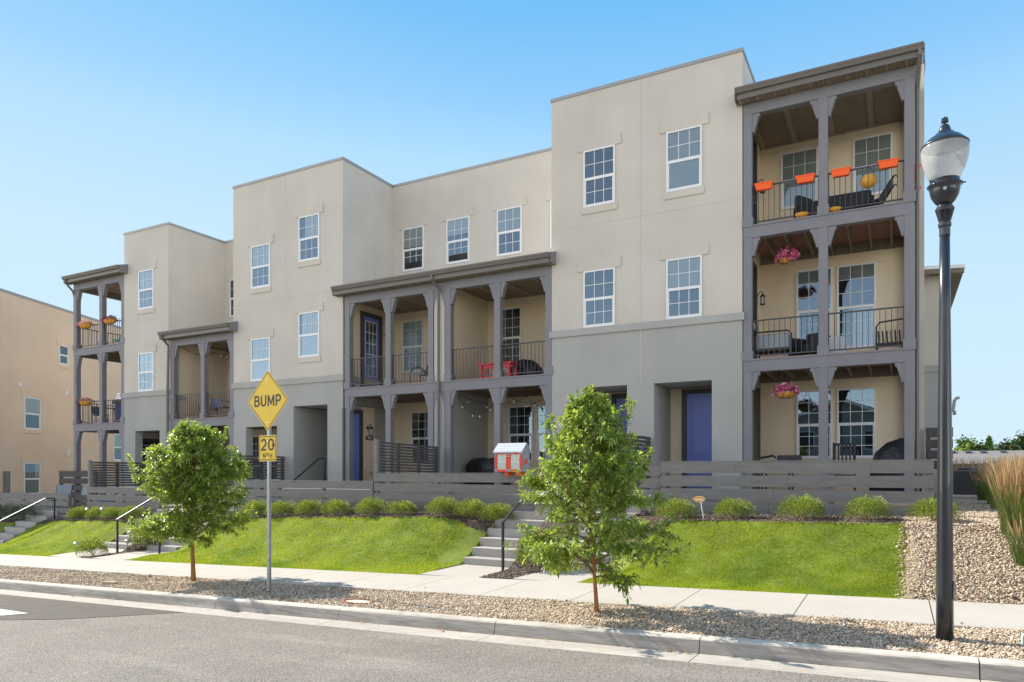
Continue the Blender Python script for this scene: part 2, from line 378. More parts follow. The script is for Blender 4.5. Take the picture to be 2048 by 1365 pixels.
# ------------------------------------------------------------------ the setting
def sheet(name, xs, ys, zf, m, smooth=True):
    X, Y = np.meshgrid(xs, ys, indexing='ij'); Z = zf(X, Y)
    V = np.stack([X, Y, Z], -1).reshape(-1, 3); ny = len(ys)
    i, j = np.meshgrid(np.arange(len(xs) - 1), np.arange(ny - 1), indexing='ij'); a = (i * ny + j).ravel()
    F = np.stack([a, a + ny, a + ny + 1, a + 1], -1)
    return np_obj(name, V, F, m, smooth=smooth)
def far_ground(X, Y):
    z = gz(X, np.clip(Y, 11.42, 60)) - .10
    z = np.where(Y < 11.42, side(X) - .42, z)
    z = np.where((X < .0) & (Y > 11.3) & (Y < 15.4), z - 1.3, z)
    return z
xs = np.unique(np.concatenate([np.linspace(-400, -60, 18), np.linspace(-60, 20, 81), np.linspace(20, 400, 20)]))
ys = np.unique(np.concatenate([np.linspace(-200, 0, 12), np.linspace(0, 11.3, 14), np.linspace(11.42, 15.5, 18), np.linspace(16, 60, 30), np.linspace(60, 500, 20)]))
M['soil'] = mat('dry_soil', (.22, .20, .14), .95, var=.3, vscale=.4, var2=.3, v2scale=8)
struct(sheet('ground', xs, ys, far_ground, M['soil']))
# road, gutter, kerb
xl = np.concatenate([np.linspace(-120, -40, 30), np.linspace(-38, 12, 60), np.linspace(14, 90, 20)])
struct(sheet('road', xl, np.linspace(-10, 7.58, 30), lambda X, Y: side(X) - .155 - .0 * Y + .012 * np.clip(7.5 - Y, 0, 4), M['asphalt']))
def swept(name, prof, joints, m, gap=.006):
    """a profile in (y,z) swept along the street, cut at the joints"""
    mb = MB()
    for a, b in zip(joints[:-1], joints[1:]):
        a2, b2 = a + gap, b - gap; n = len(prof)
        vs = [(x, y, z + float(side(x))) for x in (a2, b2) for y, z in prof]
        mb.add(vs, [tuple(range(n)), tuple(range(2 * n - 1, n - 1, -1))] + [(i, i + n, (i + 1) % n + n, (i + 1) % n) for i in range(n)])
    return mb
kj = [.69 + 2.61 * k for k in range(-26, 10)]
g = swept('gutter', [(7.5, -.30), (7.5, -.152), (7.56, -.150), (7.93, -.162), (7.93, -.30)], kj, None).build('gutter', M['gutter_pan']); struct(g)
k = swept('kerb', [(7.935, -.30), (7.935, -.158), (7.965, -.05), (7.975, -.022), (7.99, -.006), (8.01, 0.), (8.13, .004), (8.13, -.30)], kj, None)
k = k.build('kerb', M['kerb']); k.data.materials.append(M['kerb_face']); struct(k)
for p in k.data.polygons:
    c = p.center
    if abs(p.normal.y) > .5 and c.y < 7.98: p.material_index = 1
# pavement slabs
sj = [.40 + 1.555 * k for k in range(-40, 12)]
mb = swept('sidewalk', [(9.75, -.3), (9.75, -.012), (9.765, .0), (11.405, .012), (11.42, .0), (11.42, -.3)], sj, None, .007)
sw = mb.build('pavement', M['concrete']); struct(sw)
# walks up to the three pairs of steps and the steps' planters
def walk(name, x0, x1, y0, y1, z0):
    mb = MB(); zl = float(side((x0 + x1) / 2))
    mb.add([(x0, y0, zl - .3), (x1, y0, zl - .3), (x1, y1, z0 - .3), (x0, y1, z0 - .3), (x0, y0, zl + .011), (x1, y0, zl + .011), (x1, y1, z0), (x0, y1, z0)],
           [(0, 3, 2, 1), (4, 5, 6, 7), (0, 1, 5, 4), (1, 2, 6, 5), (2, 3, 7, 6), (3, 0, 4, 7)])
    return struct(mb.build(name, M['concrete']))
for x0, x1, zb, n in STAIRS:
    walk('walkway', x0, x1, 11.424, 12.98, zb)
# gravel beds, lawn, mulch
struct(sheet('gravel_verge', np.linspace(-60, 30, 120), np.linspace(8.13, 9.75, 6), lambda X, Y: side(X) - .035, M['soil_gravel']))
struct(sheet('gravel_bed', np.linspace(.1, 14, 40), np.linspace(11.42, 42, 60), lambda X, Y: gz(X, Y) - .02, M['soil_gravel']))
cuts = [-60.] + [v for s in sorted(STAIRS) for v in s[:2]] + [.12]
lawn_spans = [(-60, -27.6), (-26.3, -20.77), (-17.50, -8.17), (-4.90, .12)]
mbV, mbF, off = [], [], 0
for a, b in lawn_spans:
    xs = np.linspace(a, b, max(4, int((b - a) / .5))); X, T = np.meshgrid(xs, np.linspace(0, 1, 16), indexing='ij')
    Y = 11.424 + T * (crest(X) - 11.424); V = np.stack([X, Y, gz(X, Y) - .004], -1).reshape(-1, 3)
    i, j = np.meshgrid(np.arange(len(xs) - 1), np.arange(15), indexing='ij'); q = (i * 16 + j).ravel() + off
    mbV.append(V); mbF.append(np.stack([q, q + 16, q + 17, q + 1], -1)); off += len(V)
def skirts():
    global off
    for a, b in lawn_spans:                       # earth faces beside the steps and walks
        for x in (a, b):
            T = np.linspace(0, 1, 24); Y = 11.424 + T * (15.0 - 11.424); Z = gz(x, Y) - .004
            V = np.concatenate([np.stack([Y * 0 + x, Y, Z], -1), np.stack([Y * 0 + x, Y, Z - .9], -1)]); q = np.arange(23) + off
            mbV.append(V); mbF.append(np.stack([q, q + 1, q + 25, q + 24], -1)); off += len(V)
skirts()
struct(np_obj('lawn', np.concatenate(mbV), np.concatenate(mbF), M['lawn'], smooth=True))
mbV, mbF, off = [], [], 0
for a, b in lawn_spans:
    xs = np.linspace(a, b, max(4, int((b - a) / .5))); X, T = np.meshgrid(xs, np.linspace(0, 1, 5), indexing='ij')
    Y = crest(X) + T * (15.0 - crest(X)); V = np.stack([X, Y, gz(X, Y) + .01], -1).reshape(-1, 3)
    i, j = np.meshgrid(np.arange(len(xs) - 1), np.arange(4), indexing='ij'); q = (i * 5 + j).ravel() + off
    mbV.append(V); mbF.append(np.stack([q, q + 5, q + 6, q + 1], -1)); off += len(V)
for a, b, zt in ((-6.86, -6.12, .95), (-19.42, -18.78, .7)):     # sloping planters between each pair of steps
    xs = np.linspace(a - (.0), b, 5); X, T = np.meshgrid(xs, np.linspace(0, 1, 12), indexing='ij')
    Y = 11.43 + T * 3.4; Z = side(X) + .015 + (zt - side(X)) * np.clip((Y - 12.6) / 2.2, 0, 1)
    V = np.stack([X, Y, Z], -1).reshape(-1, 3)
    i, j = np.meshgrid(np.arange(4), np.arange(11), indexing='ij'); q = (i * 12 + j).ravel() + off
    mbV.append(V); mbF.append(np.stack([q, q + 12, q + 13, q + 1], -1)); off += len(V)
struct(np_obj('mulch_bed', np.concatenate(mbV), np.concatenate(mbF), M['mulch'], smooth=True))
# patios behind the fences
mb = MB()
PA, PB = 1.28, .62
for a, b, z in ((-12.1, -8.2, PA), (-4.88, .6, PA), (-16.6, -12.1, PA), (-8.2, -4.88, PA), (-21, -16.6, PB), (-24.7, -21, PB), (-31.4, -24.7, PB)):
    mb.box(a, b - .01, 15.95 if a not in (-8.2,) else 16.2, 20.6, -.6, z)
struct(mb.build('patio_slab', M['concrete']))
# painted mark and dark seam of the speed bump at the far left
mb = MB()
def strip(mb, x0, x1, y0, y1, dz):
    zz = lambda x, y: float(side(x)) - .155 + .012 * max(0, min(4, 7.5 - y)) + dz
    mb.add([(x0, y0, zz(x0, y0)), (x1, y0, zz(x1, y0)), (x1, y1, zz(x1, y1)), (x0, y1, zz(x0, y1))], [(0, 1, 2, 3)])
zz = lambda x, y, dz: float(side(x)) - .155 + .012 * max(0, min(4, 7.5 - y)) + dz
pts = [(-17.5, 7.49), (-9.9, 7.49), (-11.2, 6.3), (-12.4, 5.75), (-19, 4.9)]
mb.add([(x, y, zz(x, y, .005)) for x, y in pts], [tuple(range(len(pts)))[::-1]])
struct(mb.build('road_patch', M['asphalt_dark']))
mb = MB(); pts = [(-16.5, 6.66), (-12.25, 6.42), (-12.45, 6.12), (-17.2, 6.10)]
mb.add([(x, y, zz(x, y, .010)) for x, y in pts], [tuple(range(4))[::-1]])
M['roadpaint'] = mat('road_paint', (.66, .65, .62), .8, var=.12, vscale=6, var2=.2, v2scale=60)
struct(mb.build('road_marking', M['roadpaint']))

# ---- pebbles
def pebbles(name, label, P, size, m=None, flat=.55):
    n = len(P)
    base = np.array([(1, 0, 0), (-1, 0, 0), (0, 1, 0), (0, -1, 0), (0, 0, 1), (0, 0, -1)], float)
    F0 = np.array([(0, 2, 4), (2, 1, 4), (1, 3, 4), (3, 0, 4), (2, 0, 5), (1, 2, 5), (3, 1, 5), (0, 3, 5)])
    V = np.repeat(base[None], n, 0) * (1 + NR.uniform(-.3, .3, (n, 6, 1))) + NR.uniform(-.28, .28, (n, 6, 3))
    sc = size * np.exp(NR.normal(0, .28, (n, 1, 1))) * np.stack([NR.uniform(.8, 1.5, n), NR.uniform(.6, 1., n), NR.uniform(.45, .8, n) * flat / .55], -1)[:, None]
    V = V * sc
    t = NR.normal(0, .45, n); c, s_ = np.cos(t)[:, None], np.sin(t)[:, None]
    y, z = V[..., 1] * c - V[..., 2] * s_, V[..., 1] * s_ + V[..., 2] * c; V[..., 1], V[..., 2] = y, z
    a = NR.uniform(0, 6.283, n); c, s_ = np.cos(a)[:, None], np.sin(a)[:, None]
    x, y = V[..., 0] * c - V[..., 1] * s_, V[..., 0] * s_ + V[..., 1] * c; V[..., 0], V[..., 1] = x, y
    V = V + P[:, None]
    F = (F0[None] + (np.arange(n) * 6)[:, None, None]).reshape(-1, 3)
    return stuff(np_obj(name, V.reshape(-1, 3), F, m or M['pebble']), label, 'gravel')
def scatter(n, x0, x1, y0, y1, dens=None):
    x = NR.uniform(x0, x1, n); y = NR.uniform(y0, y1, n); return x, y
Ps = []
for x0, x1, d in ((-6.5, 2.2, 3300), (-13, -6.5, 2300), (-24, -13, 1300)):
    n = int((x1 - x0) * 1.62 * d); x, y = scatter(n, x0, x1, 8.14, 9.745)
    Ps.append(np.stack([x, y, side(x) - .024 + np.abs(NR.normal(0, .008, n)) + .012 * np.sin(x * 3.1) * np.sin(y * 5)], -1))
pebbles('gravel', 'tan crushed stone gravel covering the strip between kerb and pavement', np.concatenate(Ps), .0138)
Ps = []
for x0, x1, y0, y1, d in ((.08, 2.6, 11.43, 16, 3000), (.2, 3.2, 16, 24, 1100)):
    n = int((x1 - x0) * (y1 - y0) * d); x, y = scatter(n, x0, x1, y0, y1)
    if y0 < 12: x = x + (x < .2) * NR.normal(0, .05, n)
    Ps.append(np.stack([x, y, gz(x, y) - .006 + np.abs(NR.normal(0, .009, n))], -1))
pebbles('gravel_slope', 'tan crushed stone gravel on the slope beside the end patio', np.concatenate(Ps), .0148)
# a few strays kicked on to the pavement and gutter
n = 130; x = NR.uniform(-14, 2, n); y = np.where(NR.uniform(0, 1, n) < .5, 9.75 + np.abs(NR.normal(0, .12, n)), 11.42 - np.abs(NR.normal(0, .10, n)))
x = np.where(y > 10.8, NR.uniform(0, 2, n), x)
pebbles('loose_stones', 'small loose stones lying on the pavement edge', np.stack([x, y, side(x) + .012], -1), .010)
# bark chips in the planting bed
Ps = []
for a, b in lawn_spans:
    a = max(a, -31); n = int((b - a) * 420); x = NR.uniform(a, b, n); y = crest(x) - .03 + NR.uniform(0, 1, n) * (14.86 - crest(x))
    Ps.append(np.stack([x, y, gz(x, y) + .018], -1))
for a, b, zt in ((-6.86, -6.12, .95), (-19.42, -18.78, .7)):
    n = 900; x = NR.uniform(a, b, n); y = NR.uniform(11.45, 13.6, n); Ps.append(np.stack([x, y, side(x) + .02 + (zt - side(x)) * np.clip((y - 12.6) / 2.2, 0, 1)], -1))
pebbles('bark_mulch', 'dark brown bark mulch in the planting bed under the fence', np.concatenate(Ps), .022, M['chip'], .3)['category'] = 'mulch'

# ---- lawn blades
def blades(x, y, z, h, w, lean, curl=0.):
    n = len(x); a = NR.uniform(0, 6.283, n); b = NR.uniform(0, 6.283, n)
    dx, dy = np.cos(a) * w / 2, np.sin(a) * w / 2
    lx, ly = np.cos(b) * lean * h, np.sin(b) * lean * h
    V = np.empty((n, 3, 3))
    V[:, 0] = np.stack([x - dx, y - dy, z], -1); V[:, 1] = np.stack([x + dx, y + dy, z], -1)
    V[:, 2] = np.stack([x + lx, y + ly, z + h * np.sqrt(np.clip(1 - lean * lean, .1, 1))], -1)
    return V
Vs = []
for a, b, d in ((-4.90, .14, 9000), (-17.50, -8.17, 5200), (-26.3, -20.77, 3600), (-34, -27.6, 900)):
    n = int((b - a) * 2.4 * d); x = NR.uniform(a, b, n); cy = crest(x)
    y = 11.40 + NR.uniform(0, 1, n) * (cy - 11.38) + NR.normal(0, .012, n)
    edge = (b > 0) & (x > .02); x = np.where(edge, x + NR.normal(0, .05, n), x)
    tuft = .75 + .5 * np.sin(x * 7.3 + 2 * np.sin(y * 5.1)) * np.sin(y * 9.7 + np.sin(x * 4.3)) * .5
    h = NR.uniform(.024, .062, n) * tuft * (1 + .5 * (NR.uniform(0, 1, n) > .97)); w = NR.uniform(.0035, .0065, n) * (1 if a > -6 else 1.5)
    Vs.append(blades(x, y, gz(x, y) - .006, h, w, np.abs(NR.normal(.45, .25, n)).clip(0, .92)))
V = np.concatenate(Vs).reshape(-1, 3)
stuff(np_obj('grass', V, np.arange(len(V)).reshape(-1, 3), M['grass']), 'short bright green lawn grass on the bank', 'grass')

# ---- fallen leaves in the gutter and on the verge
n = 60; x = NR.uniform(-16, 1, n); y = np.where(NR.uniform(0, 1, n) < .6, 7.9 - np.abs(NR.normal(0, .05, n)), NR.uniform(8.2, 9.7, n))
cl = NR.choice(8, n); xc = np.array([-12.4, -9.2, -6.6, -3.6, -2.4, -2.1, -13.3, -5.2])[cl]; x = np.where(y < 7.94, xc + NR.normal(0, .12, n), x)
z = side(x) + np.where(y < 7.94, -.150, .0)
ca, sa = np.cos(NR.uniform(0, 6.28, n)), np.sin(NR.uniform(0, 6.28, n)); L_ = NR.uniform(.02, .036, n); W_ = L_ * .4
V = np.empty((n, 4, 3))
for i, (u, v, dz) in enumerate(((-1, 0, .004), (0, -1, .016), (1, 0, .008), (0, 1, .02))):
    V[:, i] = np.stack([x + u * L_ * ca - v * W_ * sa, y + u * L_ * sa + v * W_ * ca, z + dz], -1)
stuff(np_obj('fallen_leaves', V.reshape(-1, 3), np.arange(n * 4).reshape(-1, 4), M['dryleaf']), 'dry brown leaves scattered along the gutter and gravel', 'fallen leaves')
# ------------------------------------------------------------------ the row of townhouses
Y0, YR, YE = 17.9, 20.5, 19.43
TH = thing('townhouse_row', 'three storey beige and grey stucco townhouse row with dark timber balconies', 'building', (-14, 18, 0))
beige, grey, lit_stucco = MB(), MB(), MB()
EPS = .003
def bay(x0, x1, zb, ztop, openings, zo):
    """a flat projecting bay: piers between the openings, grey up to zb, beige above"""
    xs = [x0] + [v for a, b, t in openings for v in (a, b)] + [x1]
    for a, b in zip(xs[::2], xs[1::2]): grey.box(a, b, Y0, Y0 + .32, -.4, zo)
    for a, b, t in openings:
        if t < zo: grey.box(a, b, Y0, Y0 + .32, t, zo)
    grey.box(x0, x1, Y0, Y0 + .32, zo, zb)
    beige.box(x0, x1, Y0, YR + .4, zb, ztop)
bay(-8.38, -3.28, 5.47, 11.98, [(-7.46, -6.2, 4.06), (-5.48, -4.01, 4.06)], 4.06)
bay(-21.0, -15.88, 4.76, 11.96, [(-20.36, -18.84, 3.37), (-18.06, -16.54, 4.01)], 4.01)
bay(-27.3, -24.58, 4.74, 11.27, [(-26.6, -25.1, 3.39)], 3.39)
# floors above the entries (underside is the entry ceiling) and side returns
for x0, x1, z0, z1 in ((-8.38, -3.28, 4.07, 5.46), (-21.0, -15.88, 4.02, 4.75), (-27.3, -24.58, 3.40, 4.73)):
    grey.box(x0 + EPS, x1 - EPS, Y0 + .32, YR + .4, z0, z1)
grey.box(-18.24, -18.065, Y0 + .32, YR, -.4, 4.0)          # party walls in the entries
grey.box(-5.66, -5.485, Y0 + .32, YE, -.4, 4.06)
grey.box(-8.375, -8.2, Y0 + .32, YR, -.4, 4.06)
grey.box(-16.06, -15.885, Y0 + .32, YR, -.4, 4.0)
grey.box(-3.46, -3.285, Y0 + .32, YE, -.4, 4.06)
grey.box(-24.755, -24.585, Y0 + .32, YR, -.4, 3.39)
beige.box(-27.29, -27.1, Y0 + .32, YR, -.4, 3.39)
lit_stucco.box(-8.19, -5.67, YE, YE + .2, -.4, 4.06); lit_stucco.box(-5.48, -3.47, YE, YE + .2, -.4, 4.06)
# recessed walls behind the porches
lit_stucco.box(-24.58 + EPS, -21.0 - EPS, YR, YR + .4, -.4, 6.9); beige.box(-24.58 + EPS, -21.0 - EPS, YR, YR + .4, 6.9, 11.27)
lit_stucco.box(-15.88 + EPS, -8.38 - EPS, YR, YR + .4, -.4, 7.6); beige.box(-15.88 + EPS, -8.38 - EPS, YR, YR + .4, 7.6, 11.95)
lit_stucco.box(-3.28 + EPS, .36, YR, YR + .4, -.4, 10.8); beige.box(-3.28 + EPS, .36, YR, YR + .4, 10.8, 11.95); beige.box(.36, .62, YR, YR + .4, -.4, 11.95)
lit_stucco.box(-3.28, -3.276, Y0 + .2, YR, 4.5, 10.62); lit_stucco.box(-15.88, -15.876, Y0 + .2, YR, 4.5, 7.42); lit_stucco.box(-11.93, -11.926, Y0 + .2, YR, 4.5, 7.42); lit_stucco.box(-24.40, -24.396, Y0 + .2, YR, 3.8, 6.75)  # thin brightened skins over the bay and pillar walls inside the porches
beige.box(-30.7, -27.3 - EPS, YR, YR + .4, -.4, 9.9)
# the body behind
beige.box(-30.7, -21.0, YR + .4 + EPS, 30, -.5, 11.2); beige.box(-21 + EPS, .62 - EPS, YR + .4 + EPS, 30 - EPS, -.5, 11.9)
beige.box(-21 + EPS, -15.88 - EPS, YR, YR + .4, -.4, 4.0)
# divider pillars of the two porches (grey below, beige above)
grey.box(-12.3, -11.93, Y0 + .02, YR, -.4, 4.48); beige.box(-12.3, -11.93, Y0 + .02, YR, 4.48, 7.62)
grey.box(-24.58 + .004, -24.40, Y0 + .02, YR, -.4, 4.72); beige.box(-24.58 + .004, -24.40, Y0 + .02, YR, 4.72, 6.95)
# rear wing seen past the end
beige.box(.64, 1.66, 30, 39, 5.62, 8.86); grey.box(.64, 1.66, 30.0, 39, -.5, 5.42)
beige.each('wall', M['stucco'], TH); lit_stucco.each('porch_wall', M['lit_stucco'], TH); grey.each('plinth_wall', M['stucco_grey'], TH)
mb = MB()
for x0, x1, z0, z1 in ((-8.38, -3.28, 5.47, 5.645), (-21.0, -15.88, 4.76, 4.95), (-27.3, -24.58, 4.74, 4.925)):
    mb.box(x0 - .05, x1 + .05, Y0 - .05, YR - .6, z0 - .003, z1 + .003)
mb.box(.62, 1.69, 29.96, 33, 5.40, 5.64)
mb.box(-24.585, -24.37, Y0 - .03, Y0 + .6, 4.55, 4.73)
mb.each('belt_course', M['stucco_grey'], TH)
mb = MB()
for x0, x1, z, y0, y1 in ((-8.38, -3.28, 11.98, Y0, 30), (-21.0, -15.88, 11.96, Y0, 30), (-27.3, -24.58, 11.27, Y0, 30), (-24.5, -21.06, 11.27, YR, 30), (-15.8, -8.45, 11.95, YR, 30), (-3.22, .62, 11.95, YR, 30)):
    mb.box(x0 - .025, x1 + .025, y0 - .025, y1, z, z + .085)
mb.each('parapet_cap', M['cap'], TH)
# stucco control joints: narrow proud beads
mb = MB()
for x, z0, z1 in ((-5.83, 5.66, 11.97), (-18.42, 4.97, 11.95)): mb.box(x - .011, x + .011, Y0 - .0025, Y0 + .01, z0, z1)
for x0, x1, z, y in ((-8.37, -3.29, 8.42, Y0), (-20.99, -15.89, 7.72, Y0), (-27.29, -24.59, 7.72, Y0)): mb.box(x0, x1, y - .0025, y + .01, z - .01, z + .01)
mb.box(-5.84, -5.82, Y0 - .0025, Y0 + .01, 4.08, 5.46)
mb.each('control_joint', M['joint'], TH)

# ---- windows.  local frame: x along the wall, y into the wall, z up
def frame_T(x, y, z, rz=0.): return Matrix.Translation((x, y, z)) @ Matrix.Rotation(rz, 4, 'Z')
def window(x0, x1, z0, z1, y, rows=2, back='blind', low='blind', lintel=True, sill=True, parent=TH, rz=0., glass='glass', lx=.165, grid=True, open_low=0., wall='stucco', lint=None, low_grid=True):
    w, h = x1 - x0, z1 - z0; T = frame_T(x0, y, z0, rz)
    F = MB(); F.T = T; fw = .042; zm = h * .49
    F.box(0, fw, -.035, .0, 0, h); F.box(w - fw, w, -.035, .0, 0, h); F.box(fw, w - fw, -.035, .0, h - fw, h); F.box(fw, w - fw, -.040, .0, 0, fw * .9)
    F.box(fw, w - fw, -.031, -.001, zm - .035, zm + .04)
    F.box(fw, fw + .03, -.020, -.001, fw, zm - .035); F.box(w - fw - .03, w - fw, -.020, -.001, fw, zm - .035); F.box(fw + .03, w - fw - .03, -.020, -.001, fw * .9, fw + .035)
    fr = F.build('window', M['vinyl'], parent, bevel=0)
    G = MB(); G.T = T
    if grid:
        for (a, b, yy, e) in ((zm + .04, h - fw, -.016, 0.), (fw + .035, zm - .035, -.0125, .03)):
            bw = .0075; ww = w - 2 * fw - 2 * e; hh = b - a
            if e and not low_grid: continue
            if open_low and e: a = a + open_low * hh; hh = b - a
            for i in (1, 2): xx = fw + e + ww * i / 3; G.box(xx - bw, xx + bw, yy - .004, yy + .003, a, b)
            for i in range(1, rows): zz_ = a + hh * i / rows; G.box(fw + e, w - fw - e, yy - .0035, yy + .0025, zz_ - bw, zz_ + bw)
        G.build('muntin_grid', M['vinyl'], fr)
    P = MB(); P.T = T
    P.add([(fw, -.0115, zm), (w - fw, -.0115, zm), (w - fw, -.0115, h - fw), (fw, -.0115, h - fw)], [(0, 1, 2, 3)])
    zl = fw + open_low * (zm - fw)
    P.add([(fw, -.0075, zl), (w - fw, -.0075, zl), (w - fw, -.0075, zm), (fw, -.0075, zm)], [(0, 1, 2, 3)])
    P.build('pane', M[glass], fr)
    def backing(kind, a, b):
        B = MB(); B.T = T
        if kind.startswith('half'):                         # blind drawn part of the way down
            k = float(kind[4:]) / 100; B.box(fw, w - fw, -.0055, -.0045, b - k * (b - a), b); B.build('blind', M['blind'], fr)
            B = MB(); B.T = T; B.box(fw, w - fw, -.0035, -.0015, a, b); B.build('room_shadow', M['dark'], fr); return
        if kind.startswith('side'):                         # curtain / vanes pulled over part of the width
            k = float(kind[4:]) / 100; B.box(fw + (1 - k) * (w - 2 * fw), w - fw, -.0055, -.0045, a, b); B.build('blind', M['vblind'], fr)
            B = MB(); B.T = T; B.box(fw, w - fw, -.0035, -.0015, a, b); B.build('room_shadow', M['dark'], fr); return
        mm = {'blind': 'blind', 'vblind': 'vblind', 'dark': 'dark'}[kind]
        B.box(fw, w - fw, -.0035, -.0015, a, b); B.build('blind' if mm != 'dark' else 'room_shadow', M[mm], fr)
    backing(back, zm, h - fw); backing(low, fw, zm)
    if lintel:
        B = MB(); B.T = T; a, b = (lint if lint else (-lx, w + lx)); B.box(a, b, -.032, .0, h + .003, h + .285); B.build('lintel', M[wall if not (parent is TH and y == YR and z1 < 7.7 or parent is TH and y == YR and x0 > -3.3) else 'lit_stucco'], fr)
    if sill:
        B = MB(); B.T = T; B.box(-.06, w + .06, -.034, .0, -.175, -.002); B.build('sill', M[wall if not (parent is TH and y == YR and z1 < 7.7 or parent is TH and y == YR and x0 > -3.3) else 'lit_stucco'], fr)
    return fr
# end bay
window(-7.42, -6.53, 8.89, 10.42, Y0, back='dark', low='dark')
window(-5.15, -4.25, 8.89, 10.42, Y0, back='half93', low='blind', low_grid=False)
window(-7.42, -6.53, 5.655, 7.18, Y0, back='dark', low='dark', sill=False)
window(-5.15, -4.25, 5.655, 7.18, Y0, back='half92', low='dark', sill=False)
# middle bay
window(-20.08, -19.15, 8.23, 9.73, Y0, back='vblind', low='dark')
window(-17.80, -16.88, 8.865, 10.385, Y0, back='side70', low='dark')
window(-20.08, -19.15, 4.965, 6.46, Y0, back='blind', low='blind', sill=False, low_grid=False)
window(-17.80, -16.88, 5.63, 7.14, Y0, back='side88', low='side90', low_grid=False)
# far bay
window(-26.36, -25.44, 8.165, 9.69, Y0, back='blind', low='dark')
window(-26.36, -25.44, 4.935, 6.45, Y0, back='blind', low='dark', sill=False)
# recessed top floor between the bays
window(-15.41, -14.50, 8.86, 10.37, YR, back='half88', low='dark', open_low=.36, sill=False, glass='glass_low')
window(-13.55, -12.63, 8.87, 10.385, YR, back='half70', low='dark', open_low=.36, sill=False)
window(-11.57, -10.65, 8.86, 10.39, YR, back='blind', low='dark', sill=False)
window(-9.63, -8.72, 8.86, 10.39, YR, back='dark', low='dark', sill=False)
window(-24.25, -23.34, 8.15, 9.7, YR, back='dark', low='dark', sill=False, glass='glass_low')
# second floor behind the railings
window(-15.43, -14.52, 5.28, 7.11, YR, rows=3, back='vblind', low='vblind', sill=False, glass='glass_low')
window(-11.58, -10.67, 5.2, 7.12, YR, rows=3, back='dark', low='dark', sill=False, glass='glass_low')
window(-9.66, -8.75, 5.2, 7.12, YR, rows=3, back='dark', low='dark', sill=False, glass='glass_low')
window(-24.25, -23.34, 4.6, 6.42, YR, rows=3, back='dark', low='dark', sill=False, glass='glass_low')
# ground floor behind the patios
wm = window(-15.04, -14.13, 2.05, 3.88, YR, rows=3, back='side25', low='dark', sill=False, glass='glass_low')
window(-11.13, -10.24, 2.08, 3.91, YR, rows=3, back='dark', low='dark', sill=False, glass='glass', lint=(-.16, 2.1))
window(-10.11, -9.22, 2.08, 3.91, YR, rows=3, back='dark', low='dark', sill=False, lintel=False)
window(-23.30, -22.41, 1.42, 3.22, YR, rows=3, back='dark', low='dark', sill=False, glass='glass_low', lint=(-.16, 2.1))
window(-22.27, -21.38, 1.42, 3.22, YR, rows=3, back='dark', low='dark', sill=False, lintel=False, glass='glass_low')
# end porch: three floors
window(-2.74, -1.82, 8.86, 10.39, YR, back='half95', low='blind', sill=False, glass='glass_low', low_grid=False)
window(-.98, -.08, 8.86, 10.39, YR, back='half95', low='blind', sill=False, glass='glass_low', low_grid=False)
window(-2.35, -1.47, 4.98, 7.16, YR, rows=3, back='half30', low='dark', sill=False, lint=(-.2, 2.1))
window(-1.36, -.45, 4.98, 7.16, YR, rows=3, back='half30', low='side60', sill=False, lintel=False)
window(-2.35, -1.47, 2.13, 3.95, YR, rows=3, back='dark', low='dark', sill=False, lint=(-.2, 2.1))
window(-1.36, -.45, 2.13, 3.95, YR, rows=3, back='dark', low='dark', sill=False, lintel=False)

# ---- doors (local frame as for windows)
def door(x, y, z, w=.92, h=2.44, rz=0., m='door_blue', glazed=False, panels=True, ft=.12):
    T = frame_T(x, y, z, rz)
    D = MB(); D.T = T; D.box(0, w, -.012, .0, .01, h)
    if panels:
        for a, b in ((.12, .80), (.95, h - .14)):
            for (p, q, r_, s_) in ((.13, w - .13, a, a + .02), (.13, w - .13, b - .02, b), (.13, .15, a + .02, b - .02), (w - .15, w - .13, a + .02, b - .02)): D.box(p, q, -.034, -.012, r_, s_)
    d = D.build('door', M[m], TH)
    F = MB(); F.T = T; F.box(-ft, 0, -.075, .0, 0, h + ft); F.box(w, w + ft, -.075, .0, 0, h + ft); F.box(0, w, -.075, .0, h + .002, h + ft); F.build('door_frame', M['doorframe'], d)
    H = MB(); H.T = T; H.tube([(w - .08, -.012, 1.0), (w - .08, -.06, 1.0), (w - .16, -.065, 1.0)], .012); H.lathe([(.028, 0), (.028, .012)], (w - .08, -.02, 1.15)); H.build('handle', M['steel'], d)
    if glazed:
        G = MB(); G.T = T; G.add([(.14, -.017, .5), (w - .14, -.017, .5), (w - .14, -.017, h - .16), (.14, -.017, h - .16)], [(0, 1, 2, 3)]); G.build('pane', M['glass'], d)
        K = MB(); K.T = T; K.box(.14, w - .14, -.0155, -.0125, .5, h - .16); K.build('room_shadow', M['dark'], d)
        B = MB(); B.T = T
        for i in range(0, 4): xx = .14 + (w - .28) * i / 3; B.box(xx - .012, xx + .012, -.026, -.018, .5, h - .16)
        for i in range(0, 6): zq = .5 + (h - .66) * i / 5; B.box(.14, w - .14, -.0255, -.0185, zq - .012, zq + .012)
        B.build('muntin_grid', M['vinyl'], d)
    return d
door(-5.03, YE, PA, .92, 2.62)
door(-7.05, YE, PA, .92, 2.6)
door(-15.88, 18.87, 4.55, .86, 2.52, rz=rad(90), glazed=True, panels=False)
door(-15.865, 17.98, PA, .70, 2.45, rz=rad(90))
door(-27.1, 18.35, PB, .9, 2.4, rz=rad(90), m='door_dark', glazed=True, panels=False)
door(-3.28, 18.5, 7.78, .95, 2.5, rz=rad(90), m='door_dark', panels=True)
door(-3.28, 18.5, 4.55, .95, 2.5, rz=rad(90), m='door_dark', panels=True)
# beige panel round the numbered ground floor door
mb = MB(); mb.box(-15.88 + .002, -15.866, 18.75 + .05, 19.5, PA, 3.98); mb.build('door_surround', M['lit_stucco'], TH)

